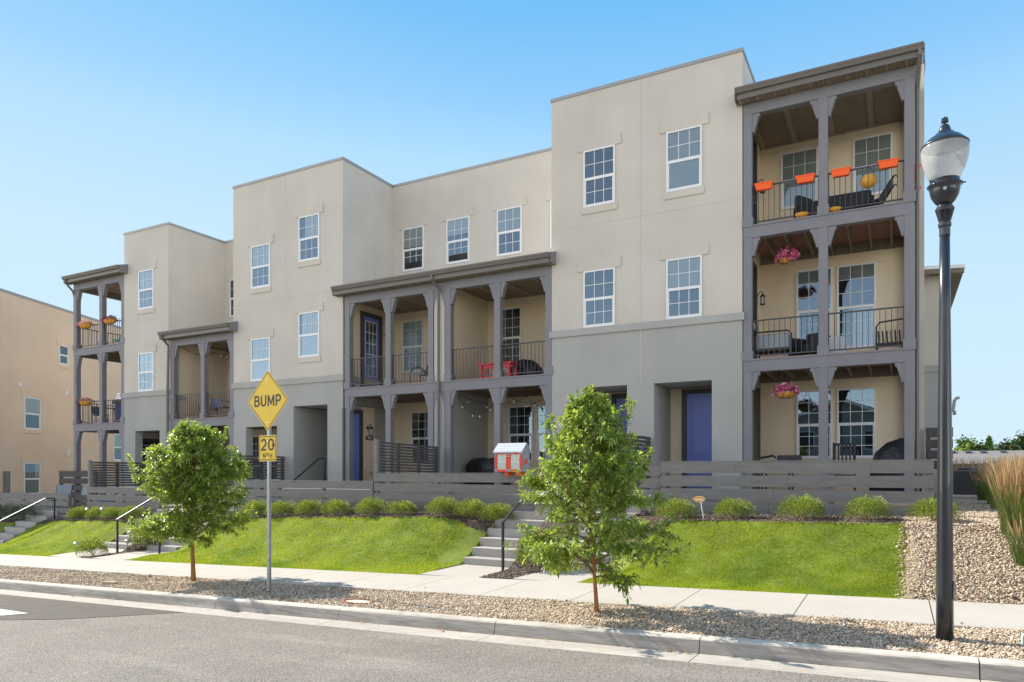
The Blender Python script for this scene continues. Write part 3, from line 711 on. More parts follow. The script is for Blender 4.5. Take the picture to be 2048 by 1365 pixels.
# ---- wall lanterns and number plate
def lantern(x, y, z, rz, s=1.):
    T = frame_T(x, y, z, rz) @ Matrix.Scale(s, 4)
    a = MB(); a.T = T
    a.tube([(0, 0, .06), (0, -.02, .06)], .055, 12); a.tube([(0, -.02, .06), (0, -.07, .14), (0, -.12, .17), (0, -.155, .14), (0, -.155, .08)], .011)
    a.lathe([(.01, .10), (.03, .08), (.075, .03), (.08, .02)], (0, -.155, 0), 12); a.lathe([(.072, -.19), (.072, -.175)], (0, -.155, 0), 12); a.lathe([(.012, -.21), (.03, -.19)], (0, -.155, 0), 10)
    for k in range(4):
        an = math.pi / 4 + k * math.pi / 2; a.bar((.068 * math.cos(an), -.155 + .068 * math.sin(an), -.18), (.068 * math.cos(an), -.155 + .068 * math.sin(an), .03), .01)
    o = a.build('wall_lantern', M['iron'], TH)
    b = MB(); b.T = T; b.lathe([(.055, -.17), (.06, 0), (.055, .02)], (0, -.155, 0), 12); b.build('glass_shade', M['bulb'], o)
lantern(-15.866, 19.12, 3.22, rad(90), 1.05)
lantern(-15.88, 20.1, 6.55, rad(90), .9)
lantern(-3.28, 19.9, 9.40, rad(90)); lantern(-3.28, 19.9, 6.42, rad(90)); lantern(-7.9, YE, 3.3, 0)
def text_mesh(txt, size, name, m, T, parent=None, sx=1., bold=0., thick=.002, align='CENTER', bare=False, shear=0., space=1.):
    cu = bpy.data.curves.new('lettering', 'FONT'); cu.body = txt; cu.size = size; cu.align_x = align; cu.align_y = 'CENTER'; cu.extrude = thick; cu.offset = bold; cu.shear = shear; cu.space_character = space
    tmp = bpy.data.objects.new('lettering', cu); COL.objects.link(tmp)
    dg = bpy.context.evaluated_depsgraph_get(); me = bpy.data.meshes.new_from_object(tmp.evaluated_get(dg))
    bpy.data.objects.remove(tmp); bpy.data.curves.remove(cu)
    # text lies in its XY plane: stand it up (x along, y up -> z), scale, place
    me.transform(T @ Matrix.Rotation(rad(90), 4, 'X') @ Matrix.Diagonal((sx, 1, 1, 1)))
    o0 = WL.get(parent.name, Vector()) if parent else Vector(); me.transform(Matrix.Translation(-o0))
    me.materials.clear(); me.materials.append(m)
    o = bpy.data.objects.new(name, me); COL.objects.link(o); WL[o.name] = o0.copy()
    if parent: o.parent = parent
    return o
T = frame_T(-15.866, 19.22, 2.93, rad(90))
mb = MB(); mb.T = T; mb.prism([(-.17, -.07), (.17, -.07), (.19, -.05), (.19, .05), (.17, .07), (-.17, .07), (-.19, .05), (-.19, -.05)], 1, -.016, 0); npl = mb.build('number_plate', M['sign_k'], TH)
text_mesh('7073', .115, 'house_number', M['white'], T @ Matrix.Translation((0, -.018, 0)), npl, sx=1.1, bold=.003)
mb = MB(); mb.T = frame_T(-15.866, 18.98, 2.02, rad(90)); mb.box(-.03, .03, -.03, 0, -.09, .09); mb.build('doorbell', M['white'], TH)
mb = MB(); mb.T = frame_T(-15.866, 19.3, 1.72, rad(90)); mb.box(-.05, .05, -.05, 0, -.07, .07); mb.build('outlet_cover', M['pvc'], TH)
text_mesh('AT STATE', .05, 'window_lettering', M['sign_k'], Matrix.Translation((-14.55, YR - .037, 2.95)), wm, sx=1.1, bold=.002)
# vent pipe on the rear wing wall
mb = MB(); mb.tube([(1.66, 30.3, 4.0), (1.80, 30.3, 4.0), (1.83, 30.3, 4.06), (1.86, 30.3, 4.35), (1.93, 30.3, 4.44), (2.02, 30.3, 4.45)], .055, 10)
mb.tube([(1.80, 30.3, 4.02), (1.86, 30.3, 3.95), (1.86, 30.3, 3.84)], .06, 10); mb.build('vent_pipe', M['pvc'], TH, smooth=True)
mb = MB(); mb.prism([(.55, 9.02), (2.12, 8.90), (2.12, 9.02), (.55, 9.14)], 1, 29.4, 40); mb.build('roof', M['roofmetal'], TH)
mb = MB(); mb.prism([(.56, 8.86), (2.10, 8.74), (2.10, 8.895), (.56, 9.015)], 1, 29.42, 29.5)
mb.prism([(1.69, 8.74), (2.06, 8.71), (2.06, 8.735), (1.69, 8.765)], 1, 29.5, 39.9); mb.build('eave_soffit', M['soffit'], TH)

# ---- porches
def porch(name, x0, x1, posts, decks, zroof, y_eave=17.46, open_left=False, open_right=False, zpat=PA, top_floor=None, roof=(0, 0), joist=True, rise=.62, ladd=.0, seam=.022):
    """posts: x of each post centre; decks: z of each beam's underside; zroof: top of the eave gutter"""
    dk = None
    for z in decks:
        d = MB(); d.box(x0 + .02, x1 - .02, Y0 + .03, YR - .003, z + .265, z + .315)
        if dk is None: dk = d.build('porch', M['deck'], TH)
        else: d.build('deck_floor', M['deck'], dk)
    pw = .097; zb = zroof - .25                                    # top of the top beam
    for px in posts:
        p = MB(); p.box(px - pw, px + pw, Y0 - .0, Y0 + .194, zpat - .3, zb - .26)
        for z in decks: p.box(px - pw - .028, px + pw + .028, Y0 - .028, Y0 + .222, z + .262, z + .50)
        p.build('post', M['trim'], dk)
    b = MB()
    xa, xb = posts[0] - pw, posts[-1] + pw
    for z in decks: b.box(xa - .002, xb + .002, Y0 - .006, Y0 + .20, z, z + .262); b.box(x0 + .03, x1 - .03, Y0 - .024, Y0 + .15, z + .2645, z + .30)
    b.box(xa - .002, xb + .002, Y0 - .006, Y0 + .20, zb - .26, zb)
    for side_open, xx in ((open_left, posts[0]), (open_right, posts[-1])):
        if side_open:
            for z in list(decks): b.box(xx - pw, xx + pw, Y0 + .21, YR - .005, z, z + .26)
            b.box(xx - pw, xx + pw, Y0 + .21, YR - .005, zb - .26, zb)
            b.box(xx - pw, xx + pw, YR - .2, YR - .006, zpat - .3, zb - .262)
    b.each('beam', M['trim'], dk)
    # corbels either side of every post under every beam
    k = MB(); tops = list(decks) + [zb - .26]
    for i, px in enumerate(posts):
        for sgn in (-1, 1):
            if (i == 0 and sgn < 0) or (i == len(posts) - 1 and sgn > 0): continue
            e = px + sgn * pw
            for z in tops:
                poly = [(e, z - .002), (e + sgn * .185, z - .002), (e + sgn * .185, z - .075), (e + sgn * .15, z - .085), (e + sgn * .055, z - .40), (e + sgn * .055, z - .44), (e, z - .44)]
                if sgn < 0: poly = poly[::-1]
                k.prism(poly, 1, Y0 + .016, Y0 + .17)
    k.each('corbel', M['trim'], dk)
    # railings between posts: one mesh per bay and floor
    def rail_run(p, q, z):
        r_ = MB(); P, Q = Vector(p), Vector(q); Lr = (Q - P).length; n = max(3, int(Lr / .118)); t = (Q - P) / Lr
        up = lambda s_, h: tuple(P + t * s_ + Vector((0, 0, h)))
        r_.bar(up(0, z + .93), up(Lr, z + .93), .04, .03); r_.bar(up(0, z + .085), up(Lr, z + .085), .03, .03)
        for i in range(n + 1): s_ = .012 + (Lr - .024) * i / n; r_.bar(up(s_, z + .10), up(s_, z + .915), .0145)
        r_.build('railing', M['rail'], dk)
    for z in decks:
        zd = z + .305
        for a, c in zip(posts[:-1], posts[1:]):
            if c - a < .9: continue
            rail_run((a + pw + .004, Y0 + .10, 0), (c - pw - .004, Y0 + .10, 0), zd)
        if open_left: rail_run((posts[0], Y0 + .21, 0), (posts[0], YR - .21, 0), zd)
        if open_right: rail_run((posts[-1], Y0 + .21, 0), (posts[-1], YR - .21, 0), zd)
    # joists under decks
    j = MB()
    for z in decks:
        n = int((x1 - x0) / .41)
        for i in range(1, n): xx = x0 + (x1 - x0) * i / n; j.box(xx - .022, xx + .022, Y0 + .205, YR - .05, z + .03, z + .262)
        j.box(x0 + .02, x1 - .02, YR - .049, YR - .004, z + .01, z + .263)
    j.each('joist', M['joist'], dk)
    # ceiling of the top floor: flat board with battens
    c = MB(); zc = zb - .05; c.box(x0 + .01, x1 - .01, Y0 + .205, YR - .004, zc, zc + .03); c.build('ceiling', M['soffit'], dk); c = MB()
    n = max(2, int(round((x1 - x0) / .9)))
    for i in range(0, n + 1):
        xx = min(max(x0 + (x1 - x0) * i / n, x0 + .10), x1 - .10); c.box(xx - .06, xx + .06, Y0 + .206, YR - .10, zc - .028, zc - .001)
    c.box(x0 + .012, x1 - .012, YR - .099, YR - .005, zc - .03, zc - .002)
    c.each('ceiling_batten', M['batten'], dk)
    # roof, vented soffit, fascia and gutter
    rx0, rx1 = x0 + roof[0], x1 + roof[1]
    r_ = MB(); zt = zroof - .005
    r_.prism([(y_eave + .06, zt - .01), (YR, zt + rise), (YR, zt + rise + .03), (y_eave + .06, zt - .002)], 0, rx0, rx1)
    n = int((rx1 - rx0) / .42)
    for i in range(n + 1): xx = rx0 + .012 + (rx1 - rx0 - .024) * i / n; r_.prism([(y_eave + .06, zt - .004), (YR - .002, zt + rise + .029), (YR - .002, zt + rise + .055), (y_eave + .06, zt + seam)], 0, xx - .010, xx + .010)
    r_.build('roof', M['roofmetal'], dk)
    s_ = MB(); zs = zb + .012
    s_.box(rx0 + .02, rx1 - .02, y_eave + .14, Y0 + .05, zs, zs + .018)
    n = int((rx1 - rx0) / .10)
    s_.build('soffit', M['soffit'], dk); s_ = MB()
    for i in range(n): xx = rx0 + .06 + (rx1 - rx0 - .1) * i / n; s_.box(xx, xx + (.014 if i % 4 else .055), y_eave + .14, Y0 - .008, zs - .010, zs - .0005)
    s_.build('soffit_vent', M['batten'], dk)
    g_ = MB()
    g_.box(rx0 + .03, rx1 - .03, y_eave + .10, y_eave + .139, zs - .022, zt - .012)
    g_.prism([(y_eave + .099, zt - .01), (y_eave + .099, zt - .125), (y_eave + .035, zt - .125), (y_eave + .012, zt - .07), (y_eave - .008, zt - .04), (y_eave - .008, zt - .0)], 0, rx0, rx1)
    g_.build('gutter', M['gutter'], dk)
    for a, b in ((rx0 - .022, rx0 - .002), (rx1 + .002, rx1 + .022)):
        k_ = MB(); k_.prism([(y_eave + .095, zs - .03), (Y0 - .02, zs - .03), (Y0 - .02, zt + .12), (y_eave + .095, zt + .01)], 0, a, b); k_.build('rake_board', M['trim'], dk)
    return dk
pm = porch('porch', -15.88, -8.38, [-15.70, -14.04, -12.42, -11.80, -10.11, -8.47], [4.20], 7.74, roof=(-.12, .12))
pr = porch('porch', -3.28, .36, [-3.16, -1.48, .26], [4.20, 7.43], 10.92, open_right=True, roof=(-.10, .16), rise=.4, seam=.004)
p2 = porch('porch', -24.40, -21.0, [-24.36, -22.65, -21.09], [3.47], 7.07, zpat=PB, roof=(-.22, .20))
p3 = porch('porch', -30.75, -27.3, [-30.64, -28.85, -27.4], [3.48, 6.67], 9.97, zpat=PB, open_left=True, roof=(-.10, .22), rise=.5)
def downspout(pts, parent, r=.042):
    d = MB(); d.tube(pts, r, 8); d.build('downspout', M['gutter'], parent)
downspout([(-12.12, 17.52, 7.64), (-12.12, 17.53, 7.52), (-12.10, 17.83, 7.28), (-12.10, 17.85, 7.1), (-12.10, 17.85, 1.0)], pm)
downspout([(-24.48, 17.52, 6.98), (-24.48, 17.53, 6.86), (-24.50, 17.84, 6.60), (-24.50, 17.84, 6.4), (-24.50, 17.80, 4.8), (-24.50, 17.80, .4)], p2)
downspout([(-30.70, 17.52, 9.88), (-30.70, 17.53, 9.72), (-30.72, 17.86, 9.42), (-30.76, 17.95, 9.2), (-30.79, 18.0, .5)], p3)
downspout([(.45, 17.52, 10.82), (.45, 17.53, 10.70), (.42, 17.85, 10.40), (.41, 18.0, 10.2), (.41, 18.0, 1.0)], pr)
# ------------------------------------------------------------------ steps and handrails
def steps(x0, x1, zb, n, label, y0=12.98, rise=.183, run=.347):
    mb = MB()
    for i in range(n):
        a = y0 + i * run; b = y0 + (i + 1) * run if i < n - 1 else y0 + n * run + .6
        z = zb - .04 + (i + 1) * rise
        mb.box(x0, x1, a, b - .0, -1.2, z)
    # extend the lower treads' backs under the upper ones is not needed: each riser meets the next
    o = mb.build('concrete_steps', M['step'], origin=((x0 + x1) / 2, y0, zb), bevel=.008)
    return tag(o, label, 'steps', 'concrete entry steps up the bank')
SL = ['broad grey concrete steps left of the mulch planter under the red book box',
      'grey concrete steps mostly hidden behind the tall pyramid-shaped young tree',
      'grey concrete steps up the bank behind two small path lights',
      'grey concrete steps behind the round young tree, right of the planter bush',
      'grey concrete steps at the far left edge below the dark board fence']
for (x0, x1, zb, n), lb in zip(STAIRS, SL): steps(x0, x1, zb, n, lb)
def handrail(x, zb, label, yb=12.53, y1=15.6, ztop=None, slope=.527):
    mb = MB(); zt = zb + .95
    y1z = zt + (y1 - yb) * slope
    mb.box(x - .022, x + .022, yb - .022, yb + .022, zb - .2, zt); mb.bar((x, yb - .02, zt + .012), (x, y1, y1z), .05, .03)
    mb.box(x - .02, x + .02, y1 - .25, y1 - .21, y1z - 1.4, y1z - .12)
    o = mb.build('handrail', M['iron'], origin=(x, yb, zb)); return tag(o, label, 'handrail', 'black metal handrails')
handrail(-6.94, -.19, 'black metal handrail rising beside the broad steps under the book box')
handrail(-4.98, -.165, 'black metal handrail behind the tall young tree, its shadow on the lawn')
handrail(-19.42, -.53, 'black metal handrail behind the small path lights, left of the round tree', y1=14.9)
handrail(-17.58, -.45, 'black metal handrail directly behind the trunk side of the round young tree')
mb = MB(); mb.bar((-25.95, 12.6, .10), (-25.95, 14.15, .86), .05, .035); mb.bar((-25.95, 14.15, .86), (-25.95, 14.45, .86), .05, .035); mb.box(-25.975, -25.925, 14.42, 14.47, -.2, .845); mb.box(-25.975, -25.925, 12.6, 12.64, -.9, .08)
tag(mb.build('handrail', M['iron'], origin=(-25.95, 13.5, -.3)), 'black handrail with sunlit top at the far left steps', 'handrail', 'black metal handrails')
mb = MB(); mb.bar((-16.75, 16.3, 1.31), (-16.75, 17.72, 2.22), .05, .04); mb.bar((-16.75, 17.72, 2.22), (-16.75, 17.98, 2.22), .05, .04); mb.box(-16.775, -16.725, 17.95, 18.0, .4, 2.2); mb.box(-16.77, -16.73, 16.3, 16.34, .3, 1.3)
tag(mb.build('handrail', M['iron'], origin=(-16.75, 17, 1)), 'black handrail in the open grey doorway right of the yellow sign', 'handrail', 'black metal handrails')

# ------------------------------------------------------------------ fences and privacy screens
def fence(x0, x1, z0, z1, nb, label, y=14.84, posts=None, m='fence', name='board_fence', rz=0, cat='fence', group='low board fences along the top of the bank', gap=.05, th=.032):
    root = thing(name, label, cat, ((x0 + x1) / 2, y, z0), group)
    mb = MB(); pitch = (z1 - z0 + gap) / nb; lim = 3.6
    for i in range(nb):
        a = x0
        cut = x0 + R.uniform(1.5, 3.0)
        while a < x1 - .01:
            b = min(x1, cut)
            if x1 - b < .8: b = x1
            dz = R.uniform(-.006, .006); za = z0 + i * pitch + dz; zc = za + pitch - gap
            s = R.uniform(-.005, .005)
            mb.add([(a + .002, y, za), (b - .002, y, za + s), (b - .002, y + th, za + s), (a + .002, y + th, za), (a + .002, y, zc), (b - .002, y, zc + s), (b - .002, y + th, zc + s), (a + .002, y + th, zc)],
                   [(0, 3, 2, 1), (4, 5, 6, 7), (0, 1, 5, 4), (1, 2, 6, 5), (2, 3, 7, 6), (3, 0, 4, 7)])
            a = b; cut = b + R.uniform(2.2, 3.6)
    mb.build('board_panel', M[m], root)
    n = max(2, int((x1 - x0) / 1.6) + 1)
    for i in range(n):
        px = x0 + .06 + (x1 - x0 - .12) * i / (n - 1); p = MB(); p.box(px - .045, px + .045, y + th + .003, y + th + .093, z0 - .3, z1 - .005); p.build('post', M[m], root)
    c = MB(); c.box(x0, x1, y - .004, y + th + .10, z1 + .004, z1 + .026); c.build('cap_rail', M[m], root)
    return root
fence(-4.40, .60, .95, 1.985, 4, 'weathered grey board fence in front of the right end patio')
fence(-4.86, -4.41, .95, 1.90, 4, 'short grey fence piece beside the tall young tree, left of the end fence', y=14.90)
fence(-12.10, -7.42, .78, 1.735, 4, 'grey board fence carrying the red book box')
fence(-17.40, -12.13, .60, 1.515, 4, 'lower grey board fence behind the yellow sign post')
fence(-24.70, -20.85, .34, 1.235, 4, 'grey board fence left of the round young tree under the slatted screen')
fence(-25.70, -24.75, .10, .93, 4, 'short shaded fence panel between the two left fences', m='fence_dark', y=14.95)  # the shade on this return is put into the darker wood colour
fence(-26.95, -25.72, .08, .965, 4, 'pale grey fence panel right of the far left handrail', y=14.80)
fence(-34.0, -27.05, .05, .955, 4, 'grey board fence at the far left edge behind dark bushes', y=14.86)
def screen(x, z0, z1, label, y0=14.90, y1=17.85, nb=10, drop=0.):
    root = thing('slat_screen', label, 'privacy screen', (x, (y0 + y1) / 2, z0), 'slatted privacy screens between patios')
    mb = MB(); pitch = (z1 - z0) / nb
    for i in range(nb):
        s = R.uniform(-.010, .010); za = z0 + i * pitch; h = pitch - .026
        mb.add([(x - .012, y0 + .1, za), (x + .012, y0 + .1, za), (x + .012, y1, za + s - drop), (x - .012, y1, za + s - drop), (x - .012, y0 + .1, za + h), (x + .012, y0 + .1, za + h), (x + .012, y1, za + h + s - drop), (x - .012, y1, za + h + s - drop)],
               [(0, 3, 2, 1), (4, 5, 6, 7), (0, 1, 5, 4), (1, 2, 6, 5), (2, 3, 7, 6), (3, 0, 4, 7)])
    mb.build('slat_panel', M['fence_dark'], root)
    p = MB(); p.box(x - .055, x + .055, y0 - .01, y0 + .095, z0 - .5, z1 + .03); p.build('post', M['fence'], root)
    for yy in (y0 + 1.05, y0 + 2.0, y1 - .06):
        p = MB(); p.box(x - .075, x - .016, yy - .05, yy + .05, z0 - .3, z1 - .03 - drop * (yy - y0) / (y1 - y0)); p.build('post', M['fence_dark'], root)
screen(-12.10, 1.80, 2.62, 'slatted grey privacy screen right of the house number plate', drop=.05)
screen(-5.56, 1.45, 2.70, 'slatted screen behind the tall young tree, between the two doorways', nb=13)
screen(-18.43, 1.35, 2.34, 'dark slatted screen behind the speed plate of the yellow sign', nb=11)
screen(-24.68, 1.27, 2.16, 'dark slatted screen above the left fence, beside the round tree', nb=10)
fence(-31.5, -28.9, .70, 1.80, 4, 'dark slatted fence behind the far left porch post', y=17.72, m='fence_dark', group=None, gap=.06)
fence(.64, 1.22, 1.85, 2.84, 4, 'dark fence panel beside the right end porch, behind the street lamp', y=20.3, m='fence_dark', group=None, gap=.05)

# ------------------------------------------------------------------ foliage helpers
def leaves(pos, dirn, L_, W_, droop, fold=.35, roll=None):
    """arched leaves: 8 verts, 8 tris each"""
    n = len(pos); d = dirn / np.linalg.norm(dirn, axis=1, keepdims=True)
    upv = np.tile(np.array([0, 0, 1.]), (n, 1)) + NR.normal(0, .25, (n, 3))
    sd = np.cross(d, upv); sd /= np.linalg.norm(sd, axis=1, keepdims=True) + 1e-9
    nr = np.cross(sd, d)
    L_ = np.broadcast_to(L_, n)[:, None]; W_ = np.broadcast_to(W_, n)[:, None]; dr = np.broadcast_to(droop, n)[:, None]
    def mid(t):
        p = pos + d * L_ * (t - .12 * dr * t * t)
        p = p.copy(); p[:, 2] -= (dr * L_ * .62 * t * t)[:, 0]; return p
    m0, m1, m2, m3 = mid(0.), mid(.35), mid(.7), mid(1.)
    V = np.stack([m0, m1 + sd * W_ / 2 + nr * W_ * fold / 2, m1, m1 - sd * W_ / 2 + nr * W_ * fold / 2,
                  m2 + sd * W_ * .38 + nr * W_ * fold / 2.4, m2, m2 - sd * W_ * .38 + nr * W_ * fold / 2.4, m3], 1)
    T0 = np.array([(0, 1, 2), (0, 2, 3), (1, 4, 5), (1, 5, 2), (2, 5, 6), (2, 6, 3), (4, 7, 5), (5, 7, 6)])
    F = (T0[None] + (np.arange(n) * 8)[:, None, None]).reshape(-1, 3)
    return V.reshape(-1, 3), F

def young_tree(x, y, label, h, z_low, prof, nleaf, seed, trunk_r=.035, lean=0., leafL=.105, loose=.14):
    rg = np.random.default_rng(seed); rr = random.Random(seed)
    zb = float(gz(x, y)) - .03 if y > 11 else float(side(x)) - .04
    root = thing('young_tree', label, 'tree', (x, y, zb), 'young street trees on the gravel strip')
    tk = MB(); N = 9
    axis = [Vector((x + lean * t + .02 * math.sin(6 * t + seed), y + .02 * math.cos(5 * t), zb - .05 + (h * .93) * t)) for t in [i / N for i in range(N + 1)]]
    tk.tube(axis, [trunk_r * (1.25 if i == 0 else 1) * (1 - .82 * (i / N)) for i in range(N + 1)], 10)
    trunk = tk.build('trunk', M['bark'], root, smooth=True)
    br = MB(); shoots = []
    def ax(z):
        t = min(1, max(0, (z - zb) / (h * .93))) * N; i = min(N - 1, int(t)); return axis[i].lerp(axis[i + 1], t - i)
    def rad_at(z): return float(np.interp(z - zb, [p[0] for p in prof], [p[1] for p in prof]))
    nb = 92
    for k in range(nb):
        f = (k + rr.random() * .8) / nb
        z0 = zb + z_low * .9 + (h * .92 - z_low * .9) * f; p0 = ax(z0); an = k * 2.39996 + rr.uniform(-.4, .4)
        # choose a target on the crown's surface above the branch origin
        ang = rr.uniform(.2, .7) if f > .25 else rr.uniform(-.22, .3)
        zt = z0 + ang * rr.uniform(.35, .8) * (h - z0 + zb) * .8
        r_ = rad_at(zt) * rr.uniform(.5, 1.0)
        p3 = Vector((p0.x + math.cos(an) * r_, p0.y + math.sin(an) * r_, zt)); mid = p0.lerp(p3, .5) + Vector((0, 0, .10 * r_ + .03))
        pts = [p0, p0.lerp(mid, .5) + Vector((0, 0, .02)), mid, mid.lerp(p3, .55) + Vector((0, 0, .01)), p3]
        rb = trunk_r * .42 * (1 - .6 * f); br.tube(pts, [rb, rb * .8, rb * .6, rb * .42, .003], 5)
        # side shoots
        ns = 6 + int(8 * r_)
        shoots.append((pts[2], p3, (p3 - mid).normalized() + Vector((0, 0, .25))))
        for q in range(ns):
            t = rr.uniform(.22, .98); b0 = pts[int(t * 4)].lerp(pts[min(4, int(t * 4) + 1)], t * 4 - int(t * 4))
            a2 = an + rr.uniform(-1.5, 1.5); l2 = rr.uniform(.12, .34) * (.6 + .5 * r_)
            d2 = Vector((math.cos(a2), math.sin(a2), rr.uniform(-.35, .9) if f > .12 else rr.uniform(-.8, .4))).normalized(); b1 = b0 + d2 * l2
            # keep inside an uneven crown outline
            hr = math.hypot(b1.x - ax(b1.z).x, b1.y - ax(b1.z).y); mx = rad_at(b1.z) * rr.uniform(1 - loose, 1 + loose * .8)
            if hr > mx and hr > .02: s_ = mx / hr; c_ = ax(b1.z); b1 = Vector((c_.x + (b1.x - c_.x) * s_, c_.y + (b1.y - c_.y) * s_, b1.z))
            br.tube([b0, b0.lerp(b1, .5) + Vector((0, 0, .015)), b1], [.006, .0045, .0025], 4); shoots.append((b0, b1, (b1 - b0).normalized()))
    tip = axis[-1]; t2 = tip + Vector((.02, 0, h * .07)); br.tube([tip, t2], [.007, .003], 5); shoots.append((ax(zb + h * .75), t2, Vector((0, 0, 1))))
    for k in range(16):                       # long upright leader shoots that break the outline
        an = rr.uniform(0, 6.283); zt = zb + rr.uniform(.45, .88) * h; c_ = ax(zt); r_ = rad_at(zt) * rr.uniform(.45, .95)
        b0 = Vector((c_.x + math.cos(an) * r_, c_.y + math.sin(an) * r_, zt)); b1 = b0 + Vector((math.cos(an) * .10, math.sin(an) * .10, rr.uniform(.22, .42)))
        br.tube([ax(zt - .35 * r_), b0 - Vector((0, 0, .12)), b0, b1], [.007, .006, .005, .002], 4); shoots.append((b0, b1, (b1 - b0).normalized())); shoots.append((b0.lerp(b1, .4), b1, (b1 - b0).normalized()))
    br.build('branches', M['twig'], trunk, smooth=True)
    lens = np.array([(b - a).length + .12 for a, b, d in shoots]); w = lens / lens.sum()
    P, D, dro, LL = [], [], [], []
    cnt = rg.multinomial(nleaf, w)
    for (a, b, d), c in zip(shoots, cnt):
        if c == 0: continue
        d = d.normalized(); u = d.cross(Vector((.3, .2, 1))).normalized(); v = d.cross(u)
        for i in range(c):
            t = 1 - (rg.random() ** 1.5) * .95; p = a.lerp(b, t); ph = i * 2.4 + rg.normal(0, .3)
            o = (u * math.cos(ph) + v * math.sin(ph)); e = .35 + .9 * (t > .9) * rg.random()
            D.append(tuple((o + d * e + Vector((0, 0, .15 + .5 * rg.random()))).normalized())); P.append(tuple(p + o * .004)); dro.append(.15 + .75 * rg.random()); LL.append(leafL * (.62 + .55 * rg.random()))
    P, D, dro, LL = map(np.array, (P, D, dro, LL))
    V, F = leaves(P, D, LL, LL * rg.uniform(.30, .42, len(LL)), dro)
    np_obj('crown', V, F, M['leaf_tree'], root, origin=(x, y, zb))
    return root
young_tree(-12.1, 9.34, 'round-crowned young tree with tan trunk left of the yellow bump sign', 3.2, .95,
           [(.70, .25), (.85, .68), (1.1, 1.12), (1.6, 1.26), (2.1, 1.14), (2.57, .84), (2.86, .56), (3.05, .3), (3.3, .08)], 38000, 3, .045, leafL=.086)
young_tree(-3.57, 9.01, 'taller pyramid-shaped young tree in front of the concrete steps', 3.12, .62,
           [(.18, .45), (.4, .80), (.7, 1.10), (1.1, 1.22), (1.5, 1.14), (1.9, .92), (2.3, .66), (2.6, .48), (2.85, .30), (3.05, .18), (3.2, .06)], 23000, 8, .030, lean=-.10, leafL=.088, loose=.32)

def shrub_proto(seed, rx, h, n, m, leafL=.035, spread=.35):
    rg = np.random.default_rng(seed)
    th = rg.uniform(0, 6.283, n); u = rg.uniform(0, 1, n) ** .8; ph = np.arcsin(u)
    lump = 1 + .10 * np.sin(3 * th + seed) + .09 * np.sin(7 * th + 2 * ph * 3 + seed) + .045 * rg.normal(0, 1, n)
    rr_ = lump * (1 - .45 * rg.random(n) ** 2.2)
    P = np.stack([rx * rr_ * np.cos(ph) * np.cos(th), rx * rr_ * np.cos(ph) * np.sin(th), .03 + (h - .03) * rr_ * np.sin(ph) ** .75], -1)
    D = np.stack([np.cos(ph) * np.cos(th), np.cos(ph) * np.sin(th), .55 + np.sin(ph)], -1) + rg.normal(0, spread, (n, 3))
    L_ = leafL * rg.uniform(.7, 1.4, n)
    V, F = leaves(P, D, L_, L_ * .42, rg.uniform(0, .5, n))
    return V, F
def shrub(x, y, label, V, F, m, h, s=(1, 1, 1), rz=0., group=None, name='shrub'):
    z = float(gz(x, y)) + .005
    root = thing(name, label, 'shrub', (x, y, z), group)
    return root
SHM = {}
def add_shrub(x, y, label, kind, s, rz, group, z=None):
    if kind not in SHM:
        cfg = {'lime1': (1, .40, .36, 7500, 'leaf_shrub'), 'lime2': (2, .41, .34, 7500, 'leaf_shrub'), 'lime3': (3, .38, .37, 7500, 'leaf_shrub'), 'dark': (4, .52, .5, 3600, 'leaf_dark'), 'bush': (5, .42, .48, 2600, 'leaf_shrub')}[kind]
        V, F = shrub_proto(cfg[0], cfg[1], cfg[2], cfg[3], cfg[4], leafL=.026 if kind != 'bush' else .05, spread=.22)
        o = np_obj('foliage', V, F, M[cfg[4]])
        st = MB(); rg = random.Random(cfg[0])
        for k in range(9): a = rg.uniform(0, 6.28); st.tube([(0, 0, -.02), (.1 * math.cos(a), .1 * math.sin(a), .15), (cfg[1] * .6 * math.cos(a), cfg[1] * .6 * math.sin(a), cfg[2] * .6)], [.009, .006, .003], 4)
        so = st.build('stems', M['twig'])
        SHM[kind] = (o.data, so.data); bpy.data.objects.remove(o); bpy.data.objects.remove(so)
    zz_ = float(gz(x, y)) + .01 if z is None else z
    root = thing('shrub', label, 'shrub', (x, y, zz_), group, rz)
    for nm, me in zip(('foliage', 'stems'), SHM[kind]):
        o = bpy.data.objects.new(nm, me); COL.objects.link(o); o.parent = root
    root.scale = s
    return root
GS = 'rounded lime-green shrubs along the fences'
ORD = ['first', 'second', 'third', 'fourth', 'fifth', 'sixth', 'seventh', 'eighth', 'ninth']
mx = [-15.95, -14.98, -13.98, -12.99, -11.84, -10.84, -9.62, -8.80, -8.14]
MLAB = ['lime-green shrub at the right edge of the round tree crown', 'yellowish shrub directly right of the yellow sign post', 'rounded shrub second to the right of the yellow sign post',
        'rounded green shrub third to the right of the sign post', 'rounded shrub below the point where the fence steps up', 'pale rounded shrub just right of the fence step',
        'leftmost of the three touching shrubs beside the broad steps', 'middle of the three touching shrubs beside the broad steps', 'shrub directly against the broad steps behind the handrail']
for i, (x, lb) in enumerate(zip(mx, MLAB)):
    add_shrub(x, 14.40, lb, ('lime1', 'lime2', 'lime3')[i % 3], (1 + R.uniform(-.16, .14), 1, 1 + R.uniform(-.18, .20)), R.uniform(0, 6), GS)
RLAB = ['lime shrub half hidden behind the tall young tree, left of the yard sign', 'lime shrub immediately right of the oval orange yard sign', 'lime shrub in front of the middle of the end fence',
        'lime shrub left of the street lamp in front of the end fence', 'yellow-green shrub cut across by the street lamp pole']
